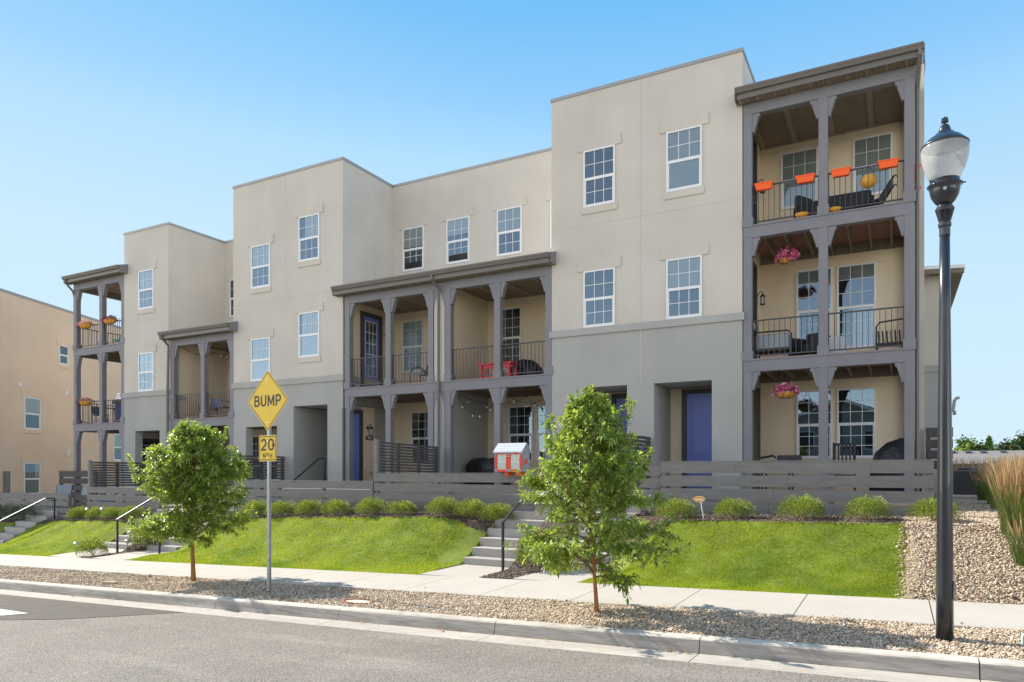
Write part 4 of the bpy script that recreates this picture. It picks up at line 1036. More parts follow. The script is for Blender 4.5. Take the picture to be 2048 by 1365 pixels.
for i, (x, lb) in enumerate(zip([-3.83, -2.73, -1.5, -.45, .56], RLAB)):
    add_shrub(x, 13.92, lb, ('lime2', 'lime3', 'lime1')[i % 3], (1.0 + R.uniform(-.12, .12), 1, 1.0 + R.uniform(-.12, .12)), R.uniform(0, 6), GS)
LLAB = ['first lime shrub right of the pale fence panel at left', 'second lime shrub right of the pale fence panel at left', 'third lime shrub at left, next to the round tree', 'lime shrub partly behind the round tree on its left side']
for i, (x, lb) in enumerate(zip([-24.36, -23.38, -22.49, -21.6], LLAB)):
    add_shrub(x, 14.42, lb, ('lime3', 'lime1', 'lime2')[i % 3], (1 + R.uniform(-.05, .12), 1, 1.05), R.uniform(0, 6), GS)
DL = ['dark green bush at the far left picture edge', 'dark green bush in the middle of the far left fence', 'dark green bush beside the far left handrail post']
for x, lb in zip((-29.5, -28.35, -27.35), DL): add_shrub(x, 14.25, lb, 'dark', (1.05, .9, 1.25), R.uniform(0, 6), 'dark bushes at the far left fence', z=-.05)
add_shrub(-19.62, 11.95, 'low bush with orange tips at the front of the left planter', 'bush', (.95, .95, .85), 1., None, z=-.53)
add_shrub(-18.98, 13.15, 'leafy bush in the left planter between the two flights of steps', 'bush', (1.15, 1.15, 1.1), 2.5, None, z=-.38)
add_shrub(-6.32, 12.75, 'small bush with dry brown base in the planter right of the broad steps', 'bush', (.95, 1, 1.35), 4., None, z=-.12)

# ------------------------------------------------------------------ ornamental grasses
def reed(x, y, label, h, r, nb, npl, seed, lean=(0, 0)):
    rg = np.random.default_rng(seed); z = float(gz(x, y)) - .02
    root = thing('ornamental_grass', label, 'ornamental grass', (x, y, z), 'feather reed grass clumps on the gravel slope')
    def strands(n, h0, h1, w, spread, drop):
        a = rg.uniform(0, 6.283, n); rb = np.sqrt(rg.random(n)) * r * .45; H = rg.uniform(h0, h1, n)
        bx, by = rb * np.cos(a), rb * np.sin(a); sp = spread * H * (rb / (r * .45)) * rg.uniform(.5, 1.4, n) * .5 + rg.normal(0, .03, n)
        a2 = a + rg.normal(0, .4, n); K = 6; pts = []
        for k in range(K):
            t = k / (K - 1); s_ = sp * (t ** 1.6)
            pts.append(np.stack([bx + s_ * np.cos(a2) + lean[0] * H * t * t, by + s_ * np.sin(a2) + lean[1] * H * t * t, H * (t - drop * rg.random() * t ** 3)], -1))
        pts = np.stack(pts, 1); sd = np.stack([-np.sin(a2 + .6), np.cos(a2 + .6), 0 * a], -1)[:, None]
        return pts, sd, K
    p, sd, K = strands(nb, h * .30, h * .86, .006, .66, .40)
    wt = np.array([.9, 1, .9, .7, .45, .1])[None, :, None] * .0045
    V = np.stack([p + sd * wt, p - sd * wt], 2).reshape(-1, 3)
    i = np.arange(len(p))[:, None] * (2 * K); k = np.arange(K - 1)[None] * 2; q = (i + k).ravel()
    np_obj('blades', V, np.stack([q, q + 1, q + 3, q + 2], -1), M['reed'], root, origin=(0, 0, 0))
    p, sd, K = strands(npl, h * .62, h * 1.06, .004, .50, .16)
    wt = np.array([.35, .35, .35, .5, 2.6, .5])[None, :, None] * .0042
    V1 = np.stack([p + sd * wt, p - sd * wt], 2).reshape(-1, 3)
    sd2 = np.stack([sd[..., 1], -sd[..., 0], sd[..., 2] * 0 + .2], -1); wt2 = np.array([0, 0, 0.2, .4, 2.4, .4])[None, :, None] * .0042
    V2 = np.stack([p + sd2 * wt2, p - sd2 * wt2], 2).reshape(-1, 3)
    i = np.arange(len(p))[:, None] * (2 * K); q = (i + k).ravel(); F = np.stack([q, q + 1, q + 3, q + 2], -1)
    np_obj('plumes', np.concatenate([V1, V2]), np.concatenate([F, F + len(V1)]), M['plume'], root, origin=(0, 0, 0))
    return root
reed(1.70, 12.35, 'ornamental grass clump at the right edge nearest the pavement', .85, .5, 700, 30, 1)
reed(1.78, 13.20, 'tall tan plumed grass clump at the right picture edge', 1.36, .8, 1500, 330, 2, (.10, 0))
reed(1.92, 14.8, 'tan plumed grass clump second from the pavement', 1.22, .75, 1300, 230, 3, (.03, 0))
reed(2.10, 16.3, 'plumed grass clump in the middle of the row at right', 1.28, .75, 1000, 210, 4, (.08, 0))
reed(2.12, 18.2, 'plumed grass clump just in front of the shaded ones', 1.12, .75, 900, 140, 5, (.0, 0))
reed(2.28, 20.5, 'shaded grass clump beside the black cooling unit', 1.10, .8, 800, 110, 6)
reed(2.35, 23.5, 'shaded grass clump behind and right of the cooling unit', 1.2, .8, 700, 120, 7)
reed(1.75, 32, 'reddish grass clump behind the black cooling unit', 1.35, .7, 500, 200, 8)
reed(2.7, 31, 'farthest reddish grass clump in front of the grey garage roof', 1.45, .8, 500, 200, 9)

# ------------------------------------------------------------------ bump sign
sx, sy = -9.65, 8.99; sz = float(side(sx)) - .02
SG = thing('bump_sign', 'yellow diamond BUMP sign with 20 MPH plate on a perforated steel post', 'road sign', (sx, sy, sz), rz=0.)
p = MB(); p.box(sx - .027, sx + .027, sy - .027, sy + .027, sz - .3, sz + 3.0)
post = p.build('post', M['galv'], SG, bevel=.004)
h_ = MB()
for i in range(int(2.95 / .0254 / 1.0)):
    zz_ = sz + .05 + i * .0254 * 1.0
    if zz_ < sz + 2.2: h_.prism([(sx - .0055, zz_ - .0055), (sx + .0055, zz_ - .0055), (sx + .0055, zz_ + .0055), (sx - .0055, zz_ + .0055)], 1, sy - .0283, sy - .0265); h_.prism([(sy - .0055, zz_ - .0055), (sy + .0055, zz_ - .0055), (sy + .0055, zz_ + .0055), (sy - .0055, zz_ + .0055)], 0, sx + .0265, sx + .0283)
h_.build('punched_holes', M['galv_hole'], post)
SR = rad(-3.5)
def rrect(w, h, r, rot=0., n=5):
    P = []
    for cx_, cy_, a0 in ((w / 2 - r, h / 2 - r, 0), (-w / 2 + r, h / 2 - r, 90), (-w / 2 + r, -h / 2 + r, 180), (w / 2 - r, -h / 2 + r, 270)):
        for i in range(n + 1): a = rad(a0 + 90 * i / n); P.append((cx_ + r * math.cos(a), cy_ + r * math.sin(a)))
    c, s_ = math.cos(rot), math.sin(rot); return [(x * c - y * s_, x * s_ + y * c) for x, y in P]
def sign_panel(w, h, r, rot, zc, name, yo):
    T = Matrix.Translation((sx, sy - yo, zc)) @ Matrix.Rotation(SR, 4, 'Z')
    a = MB(); a.T = T; a.prism(rrect(w, h, r, rot), 1, -.0025, 0.); pl = a.build(name, M['sign_edge'], SG)
    def ring(inset, wd, y, nm, m):
        o, i = rrect(w - 2 * inset, h - 2 * inset, max(.008, r - inset), rot), rrect(w - 2 * (inset + wd), h - 2 * (inset + wd), max(.006, r - inset - wd), rot); n = len(o)
        b = MB(); b.T = T; b.add([(x, y, z) for x, z in o + i], [(j, (j + 1) % n, n + (j + 1) % n, n + j) for j in range(n)]); b.build(nm, M[m], pl)
    f = MB(); f.T = T; q = rrect(w - .010, h - .010, r, rot); f.add([(x, -.0035, z) for x, z in q], [tuple(range(len(q)))[::-1]]); f.build('face', M['sign_y'], pl)
    ring(.020, .013, -.0048, 'border', 'sign_k')
    bt = MB(); bt.T = T
    for zz_ in ((.36, -.38) if rot else (.13, -.165)): bt.lathe([(.014, 0), (.012, .006), (.004, .008)], (0, 0, 0), 10) if False else bt.prism([(.012 * math.cos(k * .785), zz_ + .012 * math.sin(k * .785)) for k in range(8)], 1, -.012, -.003)
    bt.build('bolt', M['steel'], pl)
    return pl, T
def _arc(cx_, cy_, rx, ry, a0, a1, n=14): return [(cx_ + rx * math.cos(rad(a0 + (a1 - a0) * i / n)), cy_ + ry * math.sin(rad(a0 + (a1 - a0) * i / n))) for i in range(n + 1)]
GL = {'B': (.64, [[(.08, 0), (.08, 1)], [(.08, .925), (.36, .925)] + _arc(.36, .73, .19, .195, 90, -90) + [(.08, .535)], [(.36, .535)] + _arc(.38, .305, .195, .23, 90, -90) + [(.08, .075)]]),
      'U': (.66, [[(.08, 1), (.08, .33)] + _arc(.33, .33, .25, .255, 180, 360) + [(.58, 1)]]),
      'M': (.80, [[(.08, 0), (.08, 1)], [(.72, 0), (.72, 1)], [(.09, .95), (.40, .22), (.71, .95)]]),
      'P': (.62, [[(.08, 0), (.08, 1)], [(.08, .925), (.34, .925)] + _arc(.34, .69, .21, .235, 90, -90) + [(.08, .455)]]),
      'H': (.66, [[(.08, 0), (.08, 1)], [(.58, 0), (.58, 1)], [(.08, .51), (.58, .51)]]),
      '2': (.66, [_arc(.325, .66, .245, .265, 165, -10) + [(.50, .46), (.09, .075), (.60, .075)]]),
      '0': (.68, [_arc(.33, .66, .255, .265, 0, 180) + _arc(.33, .34, .255, .265, 180, 360) + [(.585, .34), (.585, .66)]])}
def road_letters(txt, h, w, gap, T, parent, y0=-.0052, sx=1.):
    tot = sum(GL[c][0] for c in txt) + gap * (len(txt) - 1); x = -tot / 2; q = MB(); q.T = T
    for c in txt:
        for k, st in enumerate(GL[c][1]):
            pts = [Vector((p[0], p[1])) for p in st]; Lf, Rt = [], []
            for i, p in enumerate(pts):
                a = (p - pts[i - 1]).normalized() if i else None; b = (pts[i + 1] - p).normalized() if i < len(pts) - 1 else None
                if a is None: t = b; m_ = 1
                elif b is None: t = a; m_ = 1
                else: t = (a + b).normalized(); m_ = 1 / max(.45, t.dot(a))
                nn = Vector((-t.y, t.x)) * (w / 2) * m_; Lf.append(p + nn); Rt.append(p - nn)
            yy = y0 - .00012 * k; n = len(pts)
            V_ = [((x + p.x) * h * sx, yy, (p.y - .5) * h) for p in Lf + Rt]
            q.add(V_, [(i, i + 1, n + i + 1, n + i) for i in range(n - 1)])
        x += GL[c][0] + gap
    return q.build('lettering', M['sign_k'], parent)
pl, T = sign_panel(.762, .762, .045, rad(45), 3.03, 'diamond_panel', .033)
road_letters('BUMP', .195, .165, .15, T, pl, sx=1.12)
pl, T = sign_panel(.457, .457, .035, 0, 2.20, 'speed_plate', .033)
road_letters('20', .21, .165, .18, T @ Matrix.Translation((0, 0, .065)), pl, sx=1.08)
road_letters('MPH', .092, .145, .28, T @ Matrix.Translation((0, 0, -.128)), pl)

def _hz(z): return z if z < 5.3 or z > 7 else 5.29 + (z - 5.32) * .74
def _ls(self, prof, c=(0, 0, 0), n=20): return self.lathe([(r * .87, _hz(z)) for r, z in prof], c, n)
MB.lathe_s = _ls
# ------------------------------------------------------------------ street lamp
lx, ly = .46, 8.93; lz = float(side(lx)) - .03
LP = thing('street_lamp', 'dark fluted street lamp with frosted acorn globe on a black pole', 'street lamp', (lx, ly, lz))
q = MB(); q.lathe_s([(.096, 0), (.094, .5), (.088, 1.2), (.080, 2.0), (.070, 2.9), (.062, 3.6), (.056, 4.36)], (lx, ly, lz), 24)
pole = q.build('pole', M['lampblack'], LP, smooth=True)
q = MB(); q.T = frame_T(lx + .078, ly - .01, lz + .55, rad(70)); q.prism(rrect(.07, .2, .03), 1, -.012, .02); q.build('access_cover', M['lampblack'], pole)
q = MB(); prof = [(.060, 4.34), (.060, 4.42), (.072, 4.44), (.072, 4.47), (.058, 4.49), (.058, 4.58)]
q.lathe_s(prof, (lx, ly, lz), 24)
fl = [(.060, 4.575), (.098, 4.60), (.100, 4.63), (.082, 4.66), (.07, 4.67)]
q.lathe_s(fl, (lx, ly, lz), 24)
for k in range(20):
    a = k * math.pi / 10; q.bar((lx + .052 * math.cos(a), ly + .052 * math.sin(a), lz + 4.50), (lx + .085 * math.cos(a), ly + .085 * math.sin(a), lz + 4.625), .014)
neck = q.build('fluted_neck', M['lampblack'], LP, smooth=False)
q = MB(); q.lathe_s([(.07, 4.665), (.11, 4.70), (.150, 4.76), (.166, 4.82), (.168, 4.855), (.182, 4.865), (.182, 4.885), (.165, 4.89), (.163, 4.93)], (lx, ly, lz), 28); bowl = q.build('ballast_bowl', M['lampblack'], LP, smooth=True)
q = MB()
for k in range(26): a = k * 2 * math.pi / 26; q.lathe_s([(.006, -.008), (.010, 0), (.006, .008)], (lx + .160 * math.cos(a), ly + .160 * math.sin(a), lz + 4.875), 6)
for a in (.3, 2.2, 3.9): q.bar((lx + .148 * math.cos(a), ly + .148 * math.sin(a), lz + 4.90), (lx + .205 * math.cos(a), ly + .205 * math.sin(a), lz + 4.90), .012)
q.build('clamp_ring', M['lampblack'], bowl)
q = MB(); q.prism([(lx - .006 + .018 * math.cos(k * .628), lz + 4.80 + .018 * math.sin(k * .628)) for k in range(10)], 1, ly - .147, ly - .132); q.build('photocell', M['bulb'], bowl)
q = MB(); q.lathe_s([(.155, 4.92), (.185, 4.98), (.222, 5.06), (.250, 5.15), (.258, 5.22), (.258, 5.30), (.252, 5.325)], (lx, ly, lz), 32); q.build('globe', M['frost'], LP, smooth=True)
q = MB(); q.lathe_s([(.252, 5.32), (.262, 5.325), (.258, 5.345), (.215, 5.395), (.195, 5.42), (.175, 5.445), (.135, 5.475), (.125, 5.48), (.105, 5.50), (.10, 5.515), (.072, 5.53), (.066, 5.56), (.058, 5.60), (.038, 5.635), (.012, 5.648)], (lx, ly, lz), 32); cap = q.build('cap', M['lampblack'], LP, smooth=True)
q = MB(); q.lathe_s([(.010, 5.645), (.016, 5.66), (.030, 5.675), (.030, 5.70), (.016, 5.725), (.018, 5.74), (.006, 5.755)], (lx, ly, lz), 8)
for k in range(4): a = k * 1.571; q.bar((lx + .028 * math.cos(a), ly + .028 * math.sin(a), lz + _hz(5.665)), (lx + .022 * math.cos(a), ly + .022 * math.sin(a), lz + _hz(5.74)), .014)
q.build('finial', M['lampblack'], cap)

# ------------------------------------------------------------------ little library on the fence
LB = thing('book_box', 'small red and grey book exchange box with gabled roof on the fence', 'little library', (-7.84, 14.60, 1.78))
bx0, bx1, by0, by1, bz0, bz1 = -8.20, -7.50, 14.42, 14.82, 1.79, 2.24
q = MB(); q.box(bx0, bx1, by0 + .04, by1, bz0, bz1); q.prism([(by0 + .01, bz1), (by1 + .0, bz1), ((by0 + by1) / 2, bz1 + .16)], 0, bx0, bx1); q.build('box', M['lib_grey'], LB)
q = MB(); q.box(bx0 + .06, bx1 - .06, by0 + .034, by0 + .039, bz0 + .06, bz1 - .06); q.build('interior', M['dark'], LB)
q = MB(); q.add([(bx0 + .02, by0 + .008, bz0), (bx1 - .02, by0 + .008, bz0), (bx1 - .02, by0 + .008, bz1), (bx0 + .02, by0 + .008, bz1)], [(0, 1, 2, 3)]); q.build('pane', M['glass_low'], LB)
for a, b in ((bx0, -7.853), (-7.847, bx1)):
    q = MB(); t = .055; q.box(a, a + t, by0 - .005, by0 + .03, bz0, bz1); q.box(b - t, b, by0 - .005, by0 + .03, bz0, bz1); q.box(a + t, b - t, by0 - .004, by0 + .029, bz0, bz0 + t); q.box(a + t, b - t, by0 - .004, by0 + .029, bz1 - t, bz1)
    d_ = q.build('door', M['lib_red'], LB); q = MB()
    for px in (a + .03, b - .03):
        for pz in (bz0 + .03, bz1 - .03): q.box(px - .028, px + .028, by0 - .010, by0 - .0055, pz - .028, pz + .028)
    q.build('corner_plate', M['lib_grey'], d_)
    q = MB(); c_ = b - .03 if a < -8 else a + .03; q.lathe([(.016, 0), (.016, .02)], (c_, by0 - .015, bz1 - .11), 8); q.build('knob', M['steel'], d_)
q = MB(); q.box(bx0 + .06, bx1 - .06, by0 + .012, by0 + .033, bz0 + .21, bz0 + .225); q.build('shelf', M['white'], LB)
cols = [(.5, .06, .05), (.06, .12, .3), (.55, .5, .4), (.08, .2, .1), (.45, .3, .08), (.12, .12, .14), (.5, .2, .25)]
bm_ = [mat('book_cover', c, .6) for c in cols]
k = 0; xx = bx0 + .07
while xx < bx1 - .10:
    w_ = R.uniform(.014, .03); hh = R.uniform(.10, .155); q = MB(); q.box(xx, xx + w_, by0 + .013, by0 + .032, bz0 + .2265, bz0 + .2265 + hh); q.build('book', bm_[k % 7], LB); xx += w_ + .003; k += 1
for s_ in (-1, 1):
    yc = (by0 + by1) / 2; q = MB()
    q.prism([(yc, bz1 + .19), (yc + s_ * .245, bz1 - .02), (yc + s_ * .245, bz1 + .01), (yc, bz1 + .215)], 0, bx0 - .025, bx1 + .025)
    for i in range(4): t = .2 + i * .22; q.prism([(yc + s_ * .245 * t, bz1 + .215 - .205 * t + .002), (yc + s_ * .245 * (t + .01), bz1 + .215 - .205 * (t + .02) + .01), (yc + s_ * .245 * (t + .03), bz1 + .215 - .205 * (t + .03))], 0, bx0 - .025, bx1 + .025)
    q.build('roof', M['shingle'], LB)
q = MB(); q.box(bx1 + .0015, bx1 + .004, by0 + .08, by0 + .30, bz0 + .17, bz0 + .20); q.box(bx1 + .0015, bx1 + .004, by0 + .10, by0 + .28, bz0 + .215, bz0 + .245); q.box(bx1 + .0015, bx1 + .004, by0 + .12, by0 + .30, bz0 + .26, bz0 + .29); q.build('side_panel', M['lib_red'], LB)
q = MB(); q.box(-8.05, -7.95, 14.60, 14.82, 1.70, 1.788); q.box(-7.75, -7.65, 14.60, 14.82, 1.70, 1.788); q.build('bracket', M['orange'], LB)

# ------------------------------------------------------------------ yard sign, path lights, verge bits
YS = thing('yard_sign', 'oval orange yard sign on a bent white stake', 'yard sign', (-3.27, 13.75, .92))
q = MB(); n = 28; q.prism([(-3.285 + .112 * math.cos(2 * math.pi * i / n), 1.27 + .060 * math.sin(2 * math.pi * i / n)) for i in range(n)], 1, 13.60, 13.612); o_ = q.build('panel', M['white'], YS)
q = MB(); q.prism([(-3.285 + .105 * math.cos(2 * math.pi * i / n), 1.27 + .053 * math.sin(2 * math.pi * i / n)) for i in range(n)], 1, 13.5965, 13.599); q.build('face', mat('sign_orange', (.85, .30, .01), .5), o_)
text_mesh('vivint', .062, 'lettering', M['white'], Matrix.Translation((-3.285, 13.595, 1.268)), o_, sx=1.15, bold=.003, thick=.0005, shear=.15)
q = MB(); q.tube([(-3.26, 13.63, 1.22), (-3.245, 13.66, 1.08), (-3.22, 13.72, .86)], .011, 6); q.build('stake', M['white'], YS)
def path_light(x, y, label, z=None, tilt=0.):
    z = float(gz(x, y)) if z is None else z
    t = thing('path_light', label, 'path light', (x, y, z), 'small solar path lights')
    q = MB(); q.tube([(x + tilt, y, z - .05), (x, y, z + .27)], .009, 6); q.build('stake', M['iron'], t)
    q = MB(); q.lathe([(.028, .27), (.034, .36)], (x, y, z), 10); q.build('lens', M['bulb'], t)
    q = MB(); q.lathe([(.075, .355), (.07, .37), (.035, .395), (.008, .40)], (x, y, z), 14); q.build('cap', M['steel'], t)
path_light(-20.05, 11.75, 'solar path light behind the low orange-tipped bush at left', -.56)
path_light(-19.22, 12.7, 'solar path light standing against the left black handrail', -.53, .04)
path_light(-23.85, 14.35, 'solar path light between the first two lime shrubs at left', .17)
path_light(-22.95, 14.30, 'solar path light between the second and third lime shrubs at left', .2)
q = MB(); n = 20
for i in range(n):
    a, b = 2 * math.pi * i / n, 2 * math.pi * (i + 1) / n; z_ = float(side(-7.3)) - .0
    q.bar((-7.30 + .27 * math.cos(a), 8.58 + .17 * math.sin(a), z_), (-7.30 + .27 * math.cos(b), 8.58 + .17 * math.sin(b), z_ - .01), .022, .03)
rim = q.build('drain_cover', M['terracotta'], origin=(-7.3, 8.58, -.2)); tag(rim, 'round drain cover with rusty rim in the gravel strip', 'drain cover')
q = MB(); q.prism([(-7.30 + .25 * math.cos(2 * math.pi * i / n), 8.58 + .155 * math.sin(2 * math.pi * i / n)) for i in range(n)], 2, float(side(-7.3)) - .05, float(side(-7.3)) - .008); q.build('lid', M['pebble'], rim)
q = MB(); q.rbox(1.145, 1.38, 8.9, 9.06, -.02, .12, .02); tag(q.build('utility_box', M['lightbox'], origin=(1.22, 8.98, .03)), 'pale blue utility box in the gravel at the right picture edge', 'utility box')
for x, y, s_, lb in ((-13.5, 8.55, .18, 'flat reddish slab of stone lying on the gravel, near the kerb'), (-13.75, 9.5, .17, 'pinkish flat stone at the pavement edge left of the round tree')):
    q = MB(); z_ = float(side(x)); n = 9; an = sorted(R.uniform(0, 6.28) for _ in range(n)); P_ = [(x + s_ * 1.3 * math.cos(a) * R.uniform(.8, 1), y + s_ * .6 * math.sin(a) * R.uniform(.8, 1)) for a in an]
    q.prism(P_, 2, z_ - .03, z_ + .035); tag(q.build('flat_stone', mat('red_stone', (.40, .30, .23), .85, var=.2, vscale=8), origin=(x, y, z_)), lb, 'stone')
# ------------------------------------------------------------------ balcony furniture
D2, D3 = 4.517, 7.747           # deck tops, end and middle porches
L2, L3 = 3.787, 6.985           # deck tops, lower (left) porches
def planter(x, z, label):
    t = thing('railing_planter', label, 'planter', (x, 17.98, z), 'orange planters on the top railing')
    q = MB(); h = .15
    vs = [(x - .165, 17.85, z), (x + .165, 17.85, z), (x + .165, 17.97, z), (x - .165, 17.97, z)]; tp = [(x - .205, 17.82, z + h), (x + .205, 17.82, z + h), (x + .205, 18.0, z + h), (x - .205, 18.0, z + h)]
    q.add(vs + tp, [(0, 3, 2, 1), (0, 1, 5, 4), (1, 2, 6, 5), (2, 3, 7, 6), (3, 0, 4, 7)])
    o = q.build('trough', M['orange'], t)
    q = MB(); q.box(x - .21, x + .21, 17.812, 17.83, z + h - .02, z + h + .005); q.box(x - .21, x + .21, 17.99, 18.01, z + h - .02, z + h + .005); q.box(x - .21, x - .192, 17.83, 17.99, z + h - .02, z + h + .005); q.box(x + .192, x + .21, 17.83, 17.99, z + h - .02, z + h + .005)
    for i in range(6): q.prism([(x - .165 + i * .055, z + .002), (x - .165 + i * .055 + .05, z + .002), (x - .165 + i * .055 + .025, z - .018)], 1, 17.845, 17.86)
    q.build('rim', M['orange'], t)
    q = MB(); q.box(x - .185, x + .185, 17.84, 17.98, z + h - .05, z + h - .045); q.build('soil', M['mulch'], t)
for x, lb in zip((-2.78, -1.86, -1.11, -.15), ('leftmost orange planter on the top balcony railing', 'orange planter on the top railing just left of the middle post', 'orange planter on the top railing just right of the middle post', 'orange planter at the right end of the top front railing')): planter(x, 8.53, lb)
for z, lb, h in ((8.28, 'red orange planter on the side railing of the top balcony, upper', .36), (7.95, 'red orange pot low on the side of the top balcony', .2)):
    t = thing('side_planter', lb, 'planter', (.36, 18.4, z)); q = MB(); q.lathe([(.06, 0), (.10, h * .8), (.11, h)], (.38, 18.35, z), 12); q.build('pot', M['lib_red'], t); q = MB(); q.lathe([(.115, h - .03), (.115, h)], (.38, 18.35, z), 12); q.build('rim', M['lib_red'], t)
# orange basket lantern hanging from the railing
t = thing('hanging_basket', 'round woven amber basket hanging on the top balcony railing', 'hanging basket', (-.54, 17.78, 8.12))
q = MB(); q.lathe([(.05, 0), (.13, .05), (.165, .13), (.15, .20), (.14, .245)], (-.54, 17.78, 8.12), 16); b_ = q.build('basket', M['amber'], t, smooth=True)
q = MB()
for k in range(8): a = k * .785; q.tube([(-.54 + r_ * math.cos(a), 17.78 + r_ * math.sin(a), 8.12 + z_) for r_, z_ in ((.05, -.003), (.135, .05), (.17, .13), (.155, .2), (.145, .245))], .004, 4)
for sgn in (-1, 1): q.tube([(-.54 + sgn * .14, 17.78, 8.36), (-.54, 17.84, 8.64)], .004, 4)
q.build('wire', M['iron'], b_)
def wicker_chair(x, y, z, label, w=.66, rz=0., h=.45, sofa=False, back=.33, m='wicker', cush=None, cat='chair'):
    t = thing('wicker_sofa' if sofa else 'wicker_chair', label, 'sofa' if sofa else cat, (x, y, z), None, rz)
    def P(b, nm, mm): o = b.build(nm, M[mm], None); o.parent = t; return o
    b = MB(); b.rbox(-w / 2, w / 2, -.32, .32, .12, .34, .04); P(b, 'seat', m)
    b = MB(); b.rbox(-w / 2, w / 2, .20, .36, .30, .30 + back + .1, .06); P(b, 'backrest', m)
    for s_ in (-1, 1):
        b = MB(); b.rbox(s_ * w / 2 - .06, s_ * w / 2 + .06, -.34, .34, .10, .56, .05); P(b, 'armrest', m)
        for yy in (-.28, .28): b = MB(); b.box(s_ * (w / 2 - .03) - .02, s_ * (w / 2 - .03) + .02, yy - .02, yy + .02, 0, .13); P(b, 'leg', 'iron')
    if cush: b = MB(); b.rbox(-w / 2 + .07, w / 2 - .07, -.30, .20, .345, .46, .05); P(b, 'cushion', cush)
    return t
wicker_chair(-1.78, 19.0, D3, 'dark wicker chair on the top balcony left of the middle post', .6, rad(60), back=.48)
wicker_chair(-1.02, 19.1, D3, 'dark wicker love seat on the top balcony right of the middle post', 1.0, rad(0), sofa=True, back=.48)
# reclining lounge chair
t = thing('lounge_chair', 'dark reclining lounge chair at the right of the top balcony', 'chair', (-.36, 18.8, D3))
for nm, pts in (('seat', [(-.85, .22), (-.33, .30)]), ('backrest', [(-.36, .30), (-.06, .78)])):
    q = MB(); (xa, za), (xb, zb) = pts; q.prism([(xa, D3 + za), (xb, D3 + zb), (xb, D3 + zb + .05), (xa, D3 + za + .05)], 1, 18.5, 19.1); q.build(nm, M['wicker'], t)
for yy in (18.5, 19.1):
    q = MB(); q.tube([(-.85, yy, D3 + .24), (-.33, yy, D3 + .32), (-.02, yy, D3 + .82), (.02, yy, D3 + .78)], .018, 6); q.build('side_frame', M['iron'], t)
    for xx in (-.75, -.3): q = MB(); q.tube([(xx, yy, D3 + .28), (xx - .03, yy, D3)], .016, 6); q.build('leg', M['iron'], t)
for x, lb in ((-1.95, 'small amber fibre bowl on the top deck left of the middle post'), (-1.25, 'small amber fibre bowl on the top deck right of the middle post')):
    q = MB(); q.lathe([(.06, 0), (.14, .05), (.16, .11), (.10, .12)], (x, 18.05, D3), 14); o_ = q.build('fibre_bowl', M['amber'], origin=(x, 18.05, D3), smooth=True); tag(o_, lb, 'bowl')
# second floor, end porch
t = thing('metal_sofa', 'metal framed love seat with grey cushions on the middle end balcony', 'sofa', (-2.62, 18.35, D2))
q = MB(); q.rbox(-3.02, -2.24, 18.18, 18.30, D2 + .20, D2 + .60, .05); q.build('back_cushion', M['cush_grey'], t)
q = MB(); q.rbox(-3.02, -2.24, 18.30, 18.85, D2 + .28, D2 + .42, .04); q.build('seat_cushion', M['cush_grey'], t)
q = MB(); q.tube([(-3.06, 18.15, D2 + .12), (-3.06, 18.15, D2 + .58), (-2.98, 18.15, D2 + .655), (-2.28, 18.15, D2 + .655), (-2.20, 18.15, D2 + .58), (-2.20, 18.15, D2 + .12)], .022, 8); q.build('back_frame', M['iron'], t)
q = MB(); q.box(-3.05, -2.21, 18.16, 18.86, D2 + .21, D2 + .26); q.build('seat_frame', M['iron'], t)
for xx in (-3.04, -2.22):
    for yy in (18.17, 18.84): q = MB(); q.box(xx - .02, xx + .02, yy - .02, yy + .02, D2, D2 + .22); q.build('leg', M['iron'], t)
t = wicker_chair(-1.86, 18.75, D2, 'round-backed dark wicker chair beside the grey love seat', .62, rad(-35), back=.28)
q = MB(); q.rbox(-1.80, -1.05, 18.72, 19.3, D2, D2 + .52, .08); o_ = q.build('covered_table', M['cloth_white'], origin=(-1.4, 19, D2)); tag(o_, 'low table under a pale cloth behind the middle end post', 'covered table')
t = thing('metal_chair', 'black metal slat chair at the right of the middle end balcony', 'chair', (-.05, 18.7, D2))
q = MB(); q.tube([(-.40, 18.45, D2 + .02), (-.40, 18.45, D2 + .60), (-.34, 18.45, D2 + .70), (.14, 18.45, D2 + .74)], .02, 8); q.build('back_frame', M['iron'], t)
for i in range(6): q = MB(); xx = -.34 + i * .085; q.bar((xx, 18.5, D2 + .22), (xx - .02, 18.46, D2 + .50), .035, .012); q.build('slat', M['iron'], t)
q = MB(); q.box(-.38, .14, 18.46, 18.96, D2 + .20, D2 + .235); q.build('seat', M['iron'], t)
for xx in (-.38, .12):
    for yy in (18.47, 18.93): q = MB(); q.box(xx - .015, xx + .015, yy - .015, yy + .015, D2, D2 + .2); q.build('leg', M['iron'], t)
